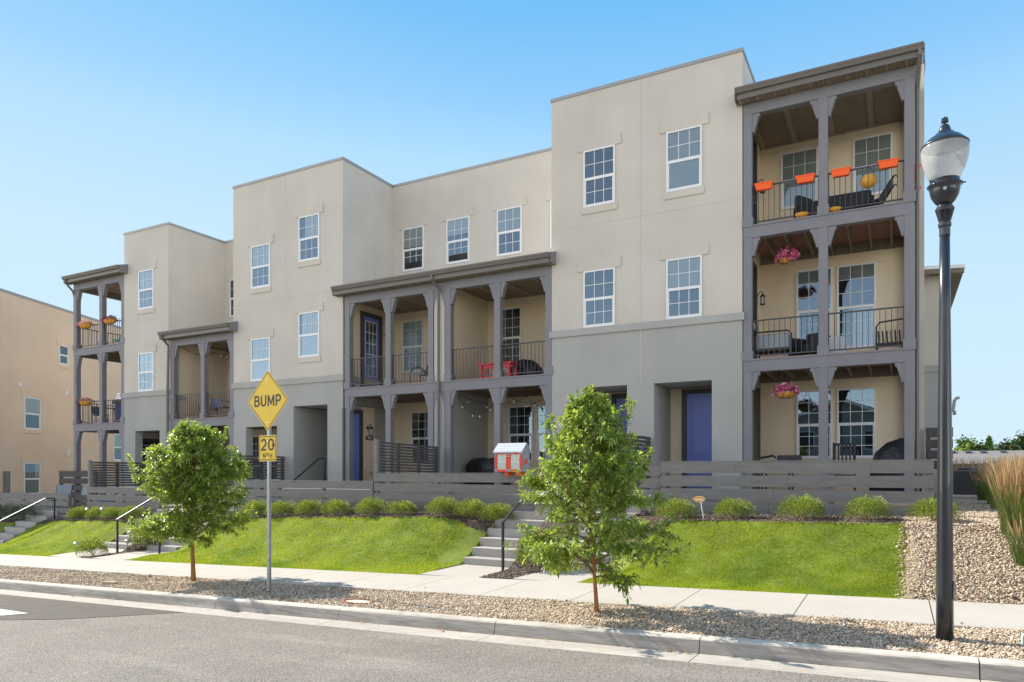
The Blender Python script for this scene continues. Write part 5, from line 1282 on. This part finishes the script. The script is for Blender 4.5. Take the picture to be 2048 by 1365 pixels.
# flowers
def petals(c, rx, ry, rz_, n, m, size, parent, seed, name='flowers', flat=.0):
    rg = np.random.default_rng(seed); u = rg.normal(0, 1, (n, 3)); u /= np.linalg.norm(u, axis=1, keepdims=True); u[:, 2] = np.abs(u[:, 2]) * (1 - flat) - .25 * (1 - flat)
    lump = 1 + .22 * np.sin(5 * np.arctan2(u[:, 1], u[:, 0]) + seed) + .12 * rg.normal(0, 1, n)
    P = np.array(c) + u * np.array([rx, ry, rz_]) * (lump * (.55 + .45 * rg.random(n) ** .5))[:, None]
    L_ = size * rg.uniform(.6, 1.3, n); V, F = leaves(P - u * size * .3, u + rg.normal(0, .6, (n, 3)), L_, L_ * .9, rg.uniform(0, .6, n), fold=.5)
    o = np_obj(name, V, F, M[m], parent, origin=tuple(WL[parent.name])); return o
def basket(x, y, ztop_, zb, label, r, m, seed, hang=None):
    t = thing('hanging_flower_basket', label, 'flower basket', (x, y, zb), 'hanging pink flower baskets')
    hb = (ztop_ - zb) * .42
    q = MB(); q.lathe([(.02, 0), (r * .6, .02), (r * .85, hb * .6), (r * .92, hb)], (x, y, zb), 16); q.build('coir_bowl', M['amber'], t, smooth=True)
    q = MB()
    for k in range(7): a = k * .9; q.tube([(x + rr_ * math.cos(a), y + rr_ * math.sin(a), zb + zz_) for rr_, zz_ in ((.02, -.004), (r * .62, .016), (r * .87, hb * .6), (r * .95, hb))], .005, 4)
    q.lathe([(r * .95, hb - .005), (r * .95, hb + .005)], (x, y, zb), 16)
    for k in range(3): a = k * 2.09; q.tube([(x + r * .9 * math.cos(a), y + r * .9 * math.sin(a), zb + hb), (x, y, hang - .12), (x, y, hang)], .004, 4)
    q.build('wire_hanger', M['iron'], t)
    petals((x, y, zb + hb * .95), r * 1.2, r * 1.2, (ztop_ - zb) * .68, 620, m, .05, t, seed)
    petals((x, y, zb + hb * 1.05), r * 1.05, r * 1.05, (ztop_ - zb) * .5, 60, 'leaf_dark', .045, t, seed + 1, 'leaves')
    return t
basket(-2.34, 18.3, 3.93, 3.56, 'hanging pink flower basket over the right end patio', .25, 'petal_pink', 3, 4.22)
t = basket(-2.40, 18.5, 7.20, 6.86, 'hanging pink flowers under the top balcony deck', .15, 'petal_pink', 9, 7.44)
petals((-2.16, 18.5, 7.02), .12, .12, .2, 160, 'petal_pink', .05, t, 12, 'flowers')
def rail_basket(x, z, label, m, seed):
    t = thing('railing_flower_basket', label, 'flower basket', (x, 17.85, z), 'flower baskets on the left porch railings')
    q = MB(); q.lathe([(.05, 0), (.24, .04), (.31, .12), (.33, .20)], (x, 17.78, z), 18, 1.05, .5); q.build('coir_trough', M['amber'], t, smooth=True)
    q = MB()
    for k in range(9): a = k * .7; q.tube([(x + r_ * 1.05 * math.cos(a), 17.78 + r_ * .52 * math.sin(a), z + zz_) for r_, zz_ in ((.05, -.004), (.245, .036), (.315, .12), (.335, .2))], .004, 4)
    q.build('wire', M['iron'], t); petals((x, 17.78, z + .20), .40, .22, .17, 300, m, .06, t, seed)
    petals((x - .36, 17.76, z + .17), .14, .12, .13, 70, 'petal_red' if m != 'petal_red' else 'petal_pink', .06, t, seed + 4, 'flowers')
rail_basket(-29.71, 7.72, 'flower basket with orange and pale blooms, top left porch railing', 'petal_mix', 21)
rail_basket(-28.05, 7.75, 'flower basket with red and dark blooms, right half of top left porch', 'petal_red', 22)
rail_basket(-29.71, 4.52, 'flower basket with pale blooms on the second floor left porch railing', 'petal_mix', 23)
# teal chairs on the top left porch
def simple_chair(x, y, z, label, rz, seat_m, frame_m, group=None, bh=.88, arms=False, name='patio_chair', w=.5, slats=False):
    t = thing(name, label, 'chair', (x, y, z), group, rz)
    def P(b, nm, mm): o = b.build(nm, M[mm], None); o.parent = t; return o
    b = MB(); b.rbox(-w / 2, w / 2, -.24, .24, .40, .445, .015); P(b, 'seat', seat_m)
    if slats:
        b = MB()
        for i in range(6): xx = -w / 2 + .04 + i * (w - .08) / 5; b.box(xx - .022, xx + .022, .225, .245, .46, bh - .06)
        b.box(-w / 2, w / 2, .22, .25, bh - .06, bh); P(b, 'backrest', seat_m)
    else:
        b = MB(); b.prism([(.20, .46), (.235, .46), (.32, bh), (.285, bh)], 0, -w / 2 + .02, w / 2 - .02); P(b, 'backrest', seat_m)
    for sx_ in (-1, 1):
        for yy in (-.22, .22):
            b = MB(); xx = sx_ * (w / 2 - .01)
            b.bar((xx, yy, 0), (xx, yy + (.0 if yy < 0 else .01), .41 if yy < 0 else .45), .03); 
            if yy > 0: b.bar((xx, yy, .44), (xx, yy + .09 if not slats else yy + .02, bh + .02), .03)
            P(b, 'leg', frame_m)
        if arms: b = MB(); b.bar((sx_ * (w / 2), -.24, .62), (sx_ * (w / 2), .26, .64), .045, .025); b.bar((sx_ * (w / 2), -.22, .42), (sx_ * (w / 2), -.22, .62), .03); P(b, 'armrest', frame_m)
    return t
simple_chair(-29.3, 19.1, L3, 'teal chair on the top left porch beside the middle post', rad(30), 'teal', 'teal', bh=.62)
simple_chair(-28.2, 19.3, L3, 'teal chair on the top left porch near the bay wall', rad(-20), 'teal', 'teal', bh=.6)
# second floor left porch: bistro set and grill
simple_chair(-30.0, 18.6, L2, 'dark bistro chair with blue cushion on the second left porch', rad(75), 'blue_cush', 'iron', name='bistro_chair', bh=.8)
simple_chair(-28.9, 19.4, L2, 'dark bistro chair behind the middle post of the left porch', rad(-70), 'blue_cush', 'iron', name='bistro_chair', bh=.8)
t = thing('bistro_table', 'small round bistro table between the chairs on the left porch', 'table', (-29.6, 18.95, L2)); q = MB(); q.lathe([(.32, .70), (.32, .72)], (-29.6, 18.95, L2), 20); q.build('table_top', M['iron'], t); q = MB(); q.lathe([(.03, 0.02), (.02, .35), (.03, .70)], (-29.6, 18.95, L2), 8); q.build('pedestal', M['iron'], t)
q = MB()
for k in range(3): a = k * 2.09; q.tube([(-29.6, 18.95, L2 + .12), (-29.6 + .2 * math.cos(a), 18.95 + .2 * math.sin(a), L2 + .05), (-29.6 + .28 * math.cos(a), 18.95 + .28 * math.sin(a), L2 + .01)], .012, 5)
q.build('foot', M['iron'], t)
t = thing('gas_grill', 'gas grill with pale steel hood on the second left porch', 'grill', (-28.35, 18.6, L2))
q = MB(); q.box(-28.75, -27.85, 18.45, 18.95, L2 + .08, L2 + .82); q.build('cabinet', M['blue_cush'], t); q = MB(); q.prism([(18.42, L2 + .98), (18.98, L2 + .98), (18.98, L2 + 1.25), (18.75, L2 + 1.33), (18.5, L2 + 1.25)], 0, -28.7, -27.9); q.build('hood', M['galv'], t)
q = MB(); q.box(-28.9, -27.7, 18.43, 18.97, L2 + .83, L2 + .975); q.build('shelf', M['iron'], t); q = MB(); q.tube([(-28.6, 18.38, L2 + 1.08), (-28.0, 18.38, L2 + 1.08)], .014, 6); q.build('handle', M['steel'], t)
for xx in (-28.68, -27.92):
    q = MB(); q.tube([(xx - .03, 18.7, L2 + .08), (xx + .03, 18.7, L2 + .08)], .08, 12); q.build('wheel', M['iron'], t)
# wooden chairs on the second left-centre porch
simple_chair(-23.7, 19.0, L2, 'wooden armchair with dark cushion left of the middle post, lower balcony', rad(-70), 'blue_cush', 'wood_chair', arms=True, name='wooden_chair', w=.56, bh=.84)
simple_chair(-22.35, 18.55, L2, 'wooden armchair with grey cushion in front at the lower balcony railing', rad(180), 'blue_sling', 'wood_chair', arms=True, name='wooden_chair', w=.56, bh=.72)
simple_chair(-22.2, 19.6, L2, 'wooden armchair with dark cushion at the right of the lower balcony', rad(60), 'door_dark', 'wood_chair', arms=True, name='wooden_chair', w=.56, bh=.95)
# grey sling chair, middle porch
t = thing('sling_chair', 'grey sling armchair on the balcony right of the blue glazed door', 'chair', (-13.1, 18.6, D2))
q = MB(); q.prism([(-13.45, D2 + .36), (-12.98, D2 + .30), (-12.98, D2 + .33), (-13.45, D2 + .39)], 1, 18.35, 18.85); q.build('seat', M['cush_grey'], t)
q = MB(); q.prism([(-13.0, D2 + .30), (-12.78, D2 + .86), (-12.75, D2 + .85), (-12.97, D2 + .30)], 1, 18.35, 18.85); q.build('backrest', M['cush_grey'], t)
for yy in (18.33, 18.87):
    q = MB(); q.tube([(-13.5, yy, D2), (-13.48, yy, D2 + .40), (-13.40, yy, D2 + .52), (-13.1, yy, D2 + .54), (-12.95, yy, D2 + .40), (-12.80, yy, D2)], .016, 6); q.build('armrest', M['iron'], t)
# red table and covered grill, middle porch second balcony
t = thing('side_table', 'bright red wooden table behind the railing of the middle balcony', 'table', (-10.6, 18.7, D2))
q = MB(); q.box(-11.12, -9.95, 18.5, 18.95, D2 + .48, D2 + .52); q.build('table_top', M['red'], t)
for xx in (-11.02, -10.05):
    for yy in (18.54, 18.91): q = MB(); q.box(xx - .035, xx + .035, yy - .03, yy + .03, D2, D2 + .48); q.build('leg', M['red'], t)
q = MB(); q.box(-10.98, -10.09, 18.56, 18.60, D2 + .36, D2 + .475); q.box(-10.98, -10.09, 18.56, 18.90, D2 + .10, D2 + .13); q.build('apron', M['red'], t)
def covered(name, label, prof, x, y0, y1, z, m='cover'):
    """cloth cover over a grill: a lumpy dome in front view, given as (x offset, height) outline"""
    rg = random.Random(len(label)); n = len(prof); mb = MB(); K = 7; vs = []
    for k in range(K):
        t = k / (K - 1); s_ = math.sin(math.pi * (.08 + .84 * t)) ** .35
        for (px, pz) in prof: vs.append((x + px * (.9 + .1 * s_) + rg.uniform(-.012, .012), y0 + (y1 - y0) * t, z + pz * (.80 + .20 * s_) + (rg.uniform(-.015, .015) if pz > 0 else 0)))
    fs = [(k * n + i, k * n + (i + 1) % n, (k + 1) * n + (i + 1) % n, (k + 1) * n + i) for k in range(K - 1) for i in range(n)] + [tuple(range(n))[::-1], tuple(range((K - 1) * n, K * n))]
    mb.add(vs, fs); o = mb.build(name, M[m], origin=(x, (y0 + y1) / 2, z), smooth=True); return tag(o, label, 'covered grill')
covered('covered_grill', 'rounded black covered grill beside the red table on the balcony', [(-.42, 0), (-.44, .45), (-.36, .60), (-.1, .68), (.22, .62), (.42, .40), (.45, 0)], -9.85, 19.05, 19.6, D2)
covered('covered_grill', 'wide black covered grill on the patio left of the book box', [(-.62, 0), (-.62, .75), (-.5, .92), (-.2, .95), (.05, .90), (.35, .96), (.60, .88), (.66, .6), (.66, 0)], -11.05, 18.7, 19.3, PA)
covered('covered_grill', 'black covered grill at the right end of the end patio', [(-.55, 0), (-.52, .62), (-.42, .95), (-.18, 1.2), (.12, 1.32), (.45, 1.25), (.52, .6), (.55, 0)], -.02, 18.75, 19.4, PA)
simple_chair(-1.10, 18.75, PA, 'black slat-back chair behind the end fence, right of the middle post', 0, 'iron', 'iron', name='slat_chair', bh=1.20, slats=True, w=.5)
t = thing('patio_table', 'low black patio table behind the end fence at left', 'table', (-2.6, 18.4, PA)); q = MB(); q.box(-2.9, -2.2, 18.1, 18.8, PA + .74, PA + .78); q.build('table_top', M['iron'], t)
for xx in (-2.86, -2.24):
    for yy in (18.14, 18.76): q = MB(); q.box(xx - .02, xx + .02, yy - .02, yy + .02, PA, PA + .74); q.build('leg', M['iron'], t)
q = MB(); q.rbox(-2.5, -1.98, 18.0, 18.35, PA + .50, PA + .90, .03); q.tube([(-2.9, 18.2, PA + .84), (-2.62, 18.2, PA + .90), (-2.55, 18.2, PA + .84)], .03, 6); tag(q.build('camp_stove', M['cover'], origin=(-2.3, 18.2, PA + .5)), 'black box and bar resting at the low patio table', 'camp stove')
# backs of patio chairs over the left fence
for x, y, rz_, lb in ((-28.9, 16.3, .5, 'curved back of a dark patio chair at the far left fence'), (-27.4, 16.2, 0, 'woven-topped back of a patio chair over the left fence'), (-25.85, 16.2, -.3, 'blue sling patio chair back above the left fence corner')):
    simple_chair(x, y, PB - .35, lb, rz_, 'blue_sling' if 'blue' in lb else 'cush_grey', 'iron', bh=.98, name='patio_chair', w=.62)
# string lights
def string_lights(name, label, runs, loc):
    t = thing(name, label, 'string lights', loc); q = MB(); bulbs = []
    for p, c, sag in runs:
        p, c = Vector(p), Vector(c); n = 12; pts = [tuple(p.lerp(c, i / n) - Vector((0, 0, sag * 4 * (i / n) * (1 - i / n)))) for i in range(n + 1)]; q.tube(pts, .007, 4)
        for i in (2, 5, 7, 10): bulbs.append(pts[i])
    q.build('wire', M['iron'], t)
    for b in bulbs:
        q = MB(); q.lathe([(.012, 0), (.018, -.02), (.016, -.06)], b, 8); s_ = q.build('socket', M['iron'], t)
        q = MB(); q.lathe([(.014, -.06), (.026, -.09), (.022, -.115), (.006, -.13)], b, 8); q.build('bulb', M['bulb'], s_)
string_lights('string_lights', 'string of bulb lights drooping over the patio above the book box', [((-11.65, 18.1, 4.15), (-10.2, 18.1, 3.95), .55), ((-10.05, 18.3, 4.1), (-8.55, 18.6, 4.15), .35), ((-10.1, 19.6, 4.15), (-8.7, 19.8, 4.1), .4), ((-11.7, 18.2, 4.16), (-10.1, 19.9, 4.15), .30)], (-10.1, 19, 4.1))
string_lights('string_lights', 'string of bulb lights under the roof of the lower left balcony', [((-24.2, 18.2, 6.6), (-22.7, 18.6, 6.35), .22), ((-22.6, 18.5, 6.35), (-21.2, 18.4, 6.45), .22), ((-24.2, 19.5, 6.6), (-21.2, 19.8, 6.6), .28)], (-22.7, 19, 6.5))
# cooling unit
t = thing('cooling_unit', 'black outdoor cooling unit beyond the gravel, half behind grasses', 'air conditioner', (2.0, 28, .98)); X0, X1, Y1, Y2 = 1.70, 2.62, 27.6, 28.5
q = MB(); q.box(X0, X1, Y1, Y2, 1.03, 1.80); q.build('cabinet', M['ac'], t)
q = MB()
for i in range(14): q.box(X0 + .02, X1 - .02, Y1 - .012, Y1 - .002, 1.08 + i * .05, 1.095 + i * .05)
q.build('louvre', M['iron'], t); q = MB(); q.box(X0 - .01, X1 + .01, Y1 - .02, Y2 + .01, 1.801, 1.84); q.build('top_panel', M['gutter'], t)
q = MB(); q.lathe([(.36, 1.841), (.34, 1.90), (.05, 1.93)], ((X0 + X1) / 2, (Y1 + Y2) / 2, 0), 20); q.build('fan_guard', M['ac'], t)
q = MB(); q.box(X1 - .30, X1 - .08, Y1 - .022, Y1 - .013, 1.52, 1.57); q.build('badge', M['lib_red'], t)
q = MB(); q.box(X0 - .12, X1 + .1, Y1 - .12, Y2 + .1, .80, 1.028); q.build('pad', M['concrete'], t)

# ------------------------------------------------------------------ the tan building at the left, the garage and trees far right
TB = thing('tan_building', 'plain tan stucco building behind the left porch with few windows', 'building', (-36.2, 19.1, 0))
ang = math.atan2(.916, -.40)              # wall runs away to the back left
TW = frame_T(-36.2, 19.1, 0, ang)         # local x along the wall, local -y is outward (towards the right)
q = MB(); q.T = TW; q.box(-2.6, 16, 0, 11, -1.5, 9.9); q.build('wall', M['stucco_tan'], TB)
q = MB(); q.T = TW; q.box(-2.63, 16.03, -.03, 11.03, 9.9, 10.02); q.build('parapet_cap', M['cap'], TB)
def tb_win(a, b, z0, z1, rows=1, back='half50', low='dark'):
    p = TW @ Vector((a, 0, 0)); return window(0, b - a, 0, z1 - z0, 0, rows=rows, back=back, low=low, parent=TB, grid=False, glass='glass_low', wall='stucco_tan', lx=.17) if False else None
def tan_window(a, b, z0, z1, back, low, zsill=True, lint=True):
    T_save = globals()['frame_T']; P0 = TW @ Vector((a, 0, z0))
    globals()['frame_T'] = lambda x, y, z, rz=0.: Matrix.Translation(P0) @ Matrix.Rotation(ang, 4, 'Z')
    window(0, b - a, 0, z1 - z0, 0, back=back, low=low, parent=TB, grid=False, glass='glass_low', wall='stucco_tan', sill=zsill, lintel=lint)
    globals()['frame_T'] = T_save
tan_window(-.48, .53, .70, 2.20, 'side30', 'dark'); tan_window(-.46, .55, 3.78, 5.29, 'blind', 'dark'); tan_window(1.83, 2.47, 7.18, 8.14, 'dark', 'dark'); tan_window(6.10, 7.10, 2.4, 3.92, 'blind', 'dark')
q = MB(); q.T = TW
for a, z in ((-.75, 5.83), (2.35, 5.78)): q.box(a - .08, a + .08, -.05, -.0, z - .09, z + .09)
q.build('vent_cap', M['vinyl'], TB)
q = MB(); q.T = TW
for a, z in ((2.3, 2.6), (4.1, 2.1)): q.tube([(a, 0, z), (a, -.12, z), (a + .05, -.15, z + .25), (a + .08, -.15, z + .32)], .04, 6)
q.build('vent_pipe', M['vinyl'], TB)
q = MB(); q.T = TW; q.box(-1.7, -1.35, -.06, -.004, .6, 1.8); q.build('utility_panel', M['fence'], TB)
# garage
GB = thing('garage_building', 'low pale grey garage with vents along its long shallow roof', 'building', (8, 48, .5))
q = MB(); q.box(-6, 20, 46, 58, -.5, 2.15); q.build('wall', M['stucco_grey'], GB)
M['garage_roof'] = mat('garage_shingle', (.20, .185, .17), .9, var=.1, vscale=.6, var2=.15, v2scale=12)
q = MB(); q.prism([(45.5, 2.18), (52, 3.05), (58.5, 2.18), (58.5, 2.08), (45.5, 2.08)], 0, -6.4, 20.4); q.build('roof', M['garage_roof'], GB)
q = MB(); q.box(-6.4, 20.4, 45.40, 45.499, 2.05, 2.20); q.build('gutter', M['door_dark'], GB)
for x in (3.05, 3.84, 4.6, 5.6): q = MB(); q.prism([(50.6, 2.86), (51.3, 2.95), (51.3, 3.06), (50.7, 2.97)], 0, x - .14, x + .14); q.build('roof_vent', M['iron'], GB)
# far house gable
FH = thing('far_house', 'distant house with a white gable edge above the tall grasses', 'house', (11, 92, 0))
q = MB(); q.box(8.6, 13.6, 90, 104, -1, 2.9); q.build('wall', M['stucco_tan'], FH)
q = MB(); q.prism([(8.2, 2.9), (11.1, 4.6), (14.0, 2.9)], 1, 89.6, 104); q.build('roof', M['garage_roof'], FH)
q = MB(); q.prism([(8.2, 2.9), (11.1, 4.6), (14.0, 2.9), (13.7, 2.85), (11.1, 4.35), (8.5, 2.85)], 1, 89.3, 89.59); q.build('gable_trim', M['white'], FH)
def far_tree(x, y, zb, h, r, label, m, n, seed, conifer=False):
    rg = np.random.default_rng(seed); t = thing('background_tree', label, 'tree', (x, y, zb), 'trees beyond the garage roof')
    q = MB(); q.tube([(x, y, zb), (x, y, zb + h * .5), (x + .1, y, zb + h * .85)], [.2, .14, .04], 7)
    for k in range(6): a = k * 1.05; q.tube([(x, y, zb + h * (.3 + .08 * k)), (x + r * .6 * math.cos(a), y + r * .6 * math.sin(a), zb + h * (.45 + .08 * k))], [.07, .02], 5)
    q.build('trunk', M['bark'], t)
    if conifer: u = rg.random(n) ** .7; zz_ = zb + h * (.08 + .92 * (1 - u)); rad_ = r * u * (.55 + .45 * rg.random(n)); th = rg.integers(0, 9, n) * .698 + rg.normal(0, .16, n) + zz_ * 2
    else:
        nc = 26; cu = rg.normal(0, 1, (nc, 3)); cu /= np.linalg.norm(cu, axis=1, keepdims=True); cc = cu * np.array([r, r, h * .40]) * rg.uniform(.2, .85, (nc, 1)) + np.array([0, 0, h * .56]); k = rg.integers(0, nc, n)
        P = cc[k] + rg.normal(0, 1, (n, 3)) * np.array([r, r, h * .4]) * .17
    if conifer: P = np.stack([rad_ * np.cos(th), rad_ * np.sin(th), zz_ - zb], -1)
    P = P + np.array([x, y, zb]); L_ = rg.uniform(.22, .42, n) * (.8 if conifer else 1)
    V, F = leaves(P, rg.normal(0, 1, (n, 3)), L_, L_ * .6, rg.uniform(0, 1, n)); np_obj('crown', V, F, M[m], t, origin=(x, y, zb))
far_tree(4.70, 70, .5, 3.7, 1.1, 'yellow-green tree top behind the garage roof, leftmost', 'leaf_far_y', 2600, 1)
far_tree(5.78, 72, .5, 4.4, 1.6, 'broad green tree behind the garage roof', 'leaf_far', 4200, 2)
far_tree(7.10, 74, .5, 4.3, 1.3, 'spiky conifer to the right of the broad green tree', 'leaf_far', 2600, 3, True)
far_tree(8.45, 76, .5, 4.3, 1.5, 'dark tree behind the tan grass plumes', 'leaf_dark', 3600, 4)
far_tree(10.3, 78, .5, 4.8, 1.7, 'dark tree at the right picture edge behind the grasses', 'leaf_dark', 3600, 5)

# the houses across the street, which the patio windows mirror
def street_house(x, label, w=11., h=5.6, yf=-15., roofc='garage_roof'):
    t = thing('gabled_house', label, 'house', (x, yf - 4, float(side(x))), 'houses on the other side of the street'); z = float(side(x)) - .2
    q = MB(); q.box(x - w / 2, x + w / 2, yf - 9, yf, z - 1, z + h); q.prism([(x - w / 2, z + h), (x + w / 2, z + h), (x, z + h + 2.3)], 1, yf - 9, yf); q.build('wall', M['stucco_grey'], t)
    for s_ in (-1, 1): q = MB(); q.prism([(x + s_ * .0, z + h + 2.36), (x + s_ * (w / 2 + .5), z + h - .22), (x + s_ * (w / 2 + .5), z + h - .07), (x, z + h + 2.55)], 1, yf - 9.4, yf + .45); q.build('roof', M[roofc], t)
    for s_ in (-1, 1): q = MB(); q.prism([(x, z + h + 2.26), (x + s_ * (w / 2 + .5), z + h - .33), (x + s_ * (w / 2 + .5), z + h - .1), (x, z + h + 2.5)], 1, yf + .46, yf + .5); q.build('fascia', M['white'], t)
    for a in (-3.2, 1.6):
        q = MB(); q.box(x + a, x + a + 1.6, yf + .003, yf + .05, z + 3.6, z + 5.0); f_ = q.build('window', M['vinyl'], t); q = MB(); q.box(x + a + .08, x + a + 1.52, yf + .051, yf + .06, z + 3.68, z + 4.92); q.build('pane', M['dark'], f_)
    q = MB(); q.box(x - 4.2, x + .6, yf + .003, yf + .04, z + .1, z + 2.4); q.build('garage_door', M['white'], t)
street_house(-3.6, 'grey gabled house across the street, mirrored in the end patio windows', h=4.9); street_house(-17.5, 'grey gabled house across the street facing the middle units', yf=-16); street_house(11, 'grey gabled house across the street at the right', yf=-15.5)
# ------------------------------------------------------------------ light, sky, camera
W = bpy.data.worlds.new('World'); S.world = W; W.use_nodes = True
nt = W.node_tree; bg = nt.nodes['Background']
sky = nt.nodes.new('ShaderNodeTexSky'); sky.sky_type = 'NISHITA'; sky.sun_disc = False
sd = Vector((-4.2, .42, 3.17)).normalized()
EL = math.asin(sd.z); AZ = math.atan2(sd.x, sd.y)       # azimuth clockwise from +Y
sky.sun_elevation = EL; sky.sun_rotation = AZ
sky.altitude = 1300; sky.air_density = 1.0; sky.dust_density = .35; sky.ozone_density = 1.6
N, L = nt.nodes, nt.links
def vm(op, a, b=None, sc=None):
    n = N.new('ShaderNodeVectorMath'); n.operation = op; L.new(a, n.inputs[0])
    if b is not None: n.inputs[1].default_value = b
    if sc is not None: n.inputs['Scale'].default_value = sc
    return n.outputs[0]
c = vm('SCALE', sky.outputs[0], sc=SKY)
cu = N.new('ShaderNodeRGBCurve'); L.new(c, cu.inputs['Color'])
for i, pts in enumerate(CURVE):
    k = cu.mapping.curves[i]
    k.points[0].location = pts[0]; k.points[1].location = pts[-1]
    for p in pts[1:-1]: k.points.new(*p)
cu.mapping.update()
# the clear side: pale at the skyline, deep blue overhead, keeping part of the sky model's own variation
tg = N.new('ShaderNodeTexCoord'); sg = N.new('ShaderNodeSeparateXYZ'); L.new(tg.outputs['Generated'], sg.inputs[0])
cr = N.new('ShaderNodeValToRGB'); el = cr.color_ramp.elements
while len(el) < len(RAMP): el.new(.5)
for i, (p, col) in enumerate(RAMP): el[i].position = p; el[i].color = (*col, 1)
L.new(sg.outputs[2], cr.inputs['Fac'])
mk_ = N.new('ShaderNodeMix'); mk_.data_type = 'RGBA'; mk_.inputs['Factor'].default_value = .78; L.new(cu.outputs[0], mk_.inputs[6]); L.new(cr.outputs[0], mk_.inputs[7])
# towards the street side a whiter, brighter sky is added to fill the facade
bw = N.new('ShaderNodeRGBToBW'); L.new(c, bw.inputs[0])
cb = N.new('ShaderNodeCombineColor')
for i, w in enumerate(FILL_TINT):
    m_ = N.new('ShaderNodeMath'); m_.operation = 'MULTIPLY'; m_.inputs[1].default_value = w; L.new(bw.outputs[0], m_.inputs[0]); L.new(m_.outputs[0], cb.inputs[i])
mv = N.new('ShaderNodeMix'); mv.data_type = 'RGBA'; mv.inputs['Factor'].default_value = FILL_MIX; L.new(c, mv.inputs[6]); L.new(cb.outputs[0], mv.inputs[7])
tc = N.new('ShaderNodeTexCoord'); sp = N.new('ShaderNodeSeparateXYZ'); L.new(tc.outputs['Generated'], sp.inputs[0])
mr = N.new('ShaderNodeMapRange'); mr.interpolation_type = 'SMOOTHSTEP'; mr.inputs['From Min'].default_value = .15; mr.inputs['From Max'].default_value = -.45; L.new(sp.outputs[1], mr.inputs['Value'])
mx = N.new('ShaderNodeMix'); mx.data_type = 'RGBA'; L.new(mr.outputs['Result'], mx.inputs['Factor']); L.new(mk_.outputs[2], mx.inputs[6]); L.new(mv.outputs[2], mx.inputs[7])
L.new(vm('SCALE', mx.outputs[2], sc=1 / SKY), bg.inputs['Color']); bg.inputs['Strength'].default_value = SKY
su = bpy.data.lights.new('sun', 'SUN'); su.energy = SUN; su.angle = rad(.53); su.color = (1., .93, .82)
so = bpy.data.objects.new('sun', su); COL.objects.link(so); so.rotation_euler = sd.to_track_quat('Z', 'Y').to_euler(); so.location = (-30, 10, 40)
cam = bpy.data.cameras.new('camera'); co = bpy.data.objects.new('camera', cam); COL.objects.link(co)
co.location = (0, 0, 1.8); th = math.atan(768 / 1429.); co.rotation_euler = (rad(90), 0, th)
cam.sensor_width = 36.; cam.lens = 1429. / 2048 * 36.; cam.shift_y = (943 - 682.5) / 2048.; cam.clip_end = 3000; cam.clip_start = .05
S.camera = co
S.view_settings.view_transform = 'Standard'; S.view_settings.look = 'None'; S.view_settings.exposure = EXPO; S.view_settings.gamma = 1.
S.render.engine = 'CYCLES'; S.cycles.use_denoising = True; S.cycles.max_bounces = 10; S.cycles.diffuse_bounces = 7; S.cycles.transparent_max_bounces = 12
try: S.cycles.denoiser = 'OPENIMAGEDENOISE'
except Exception: pass
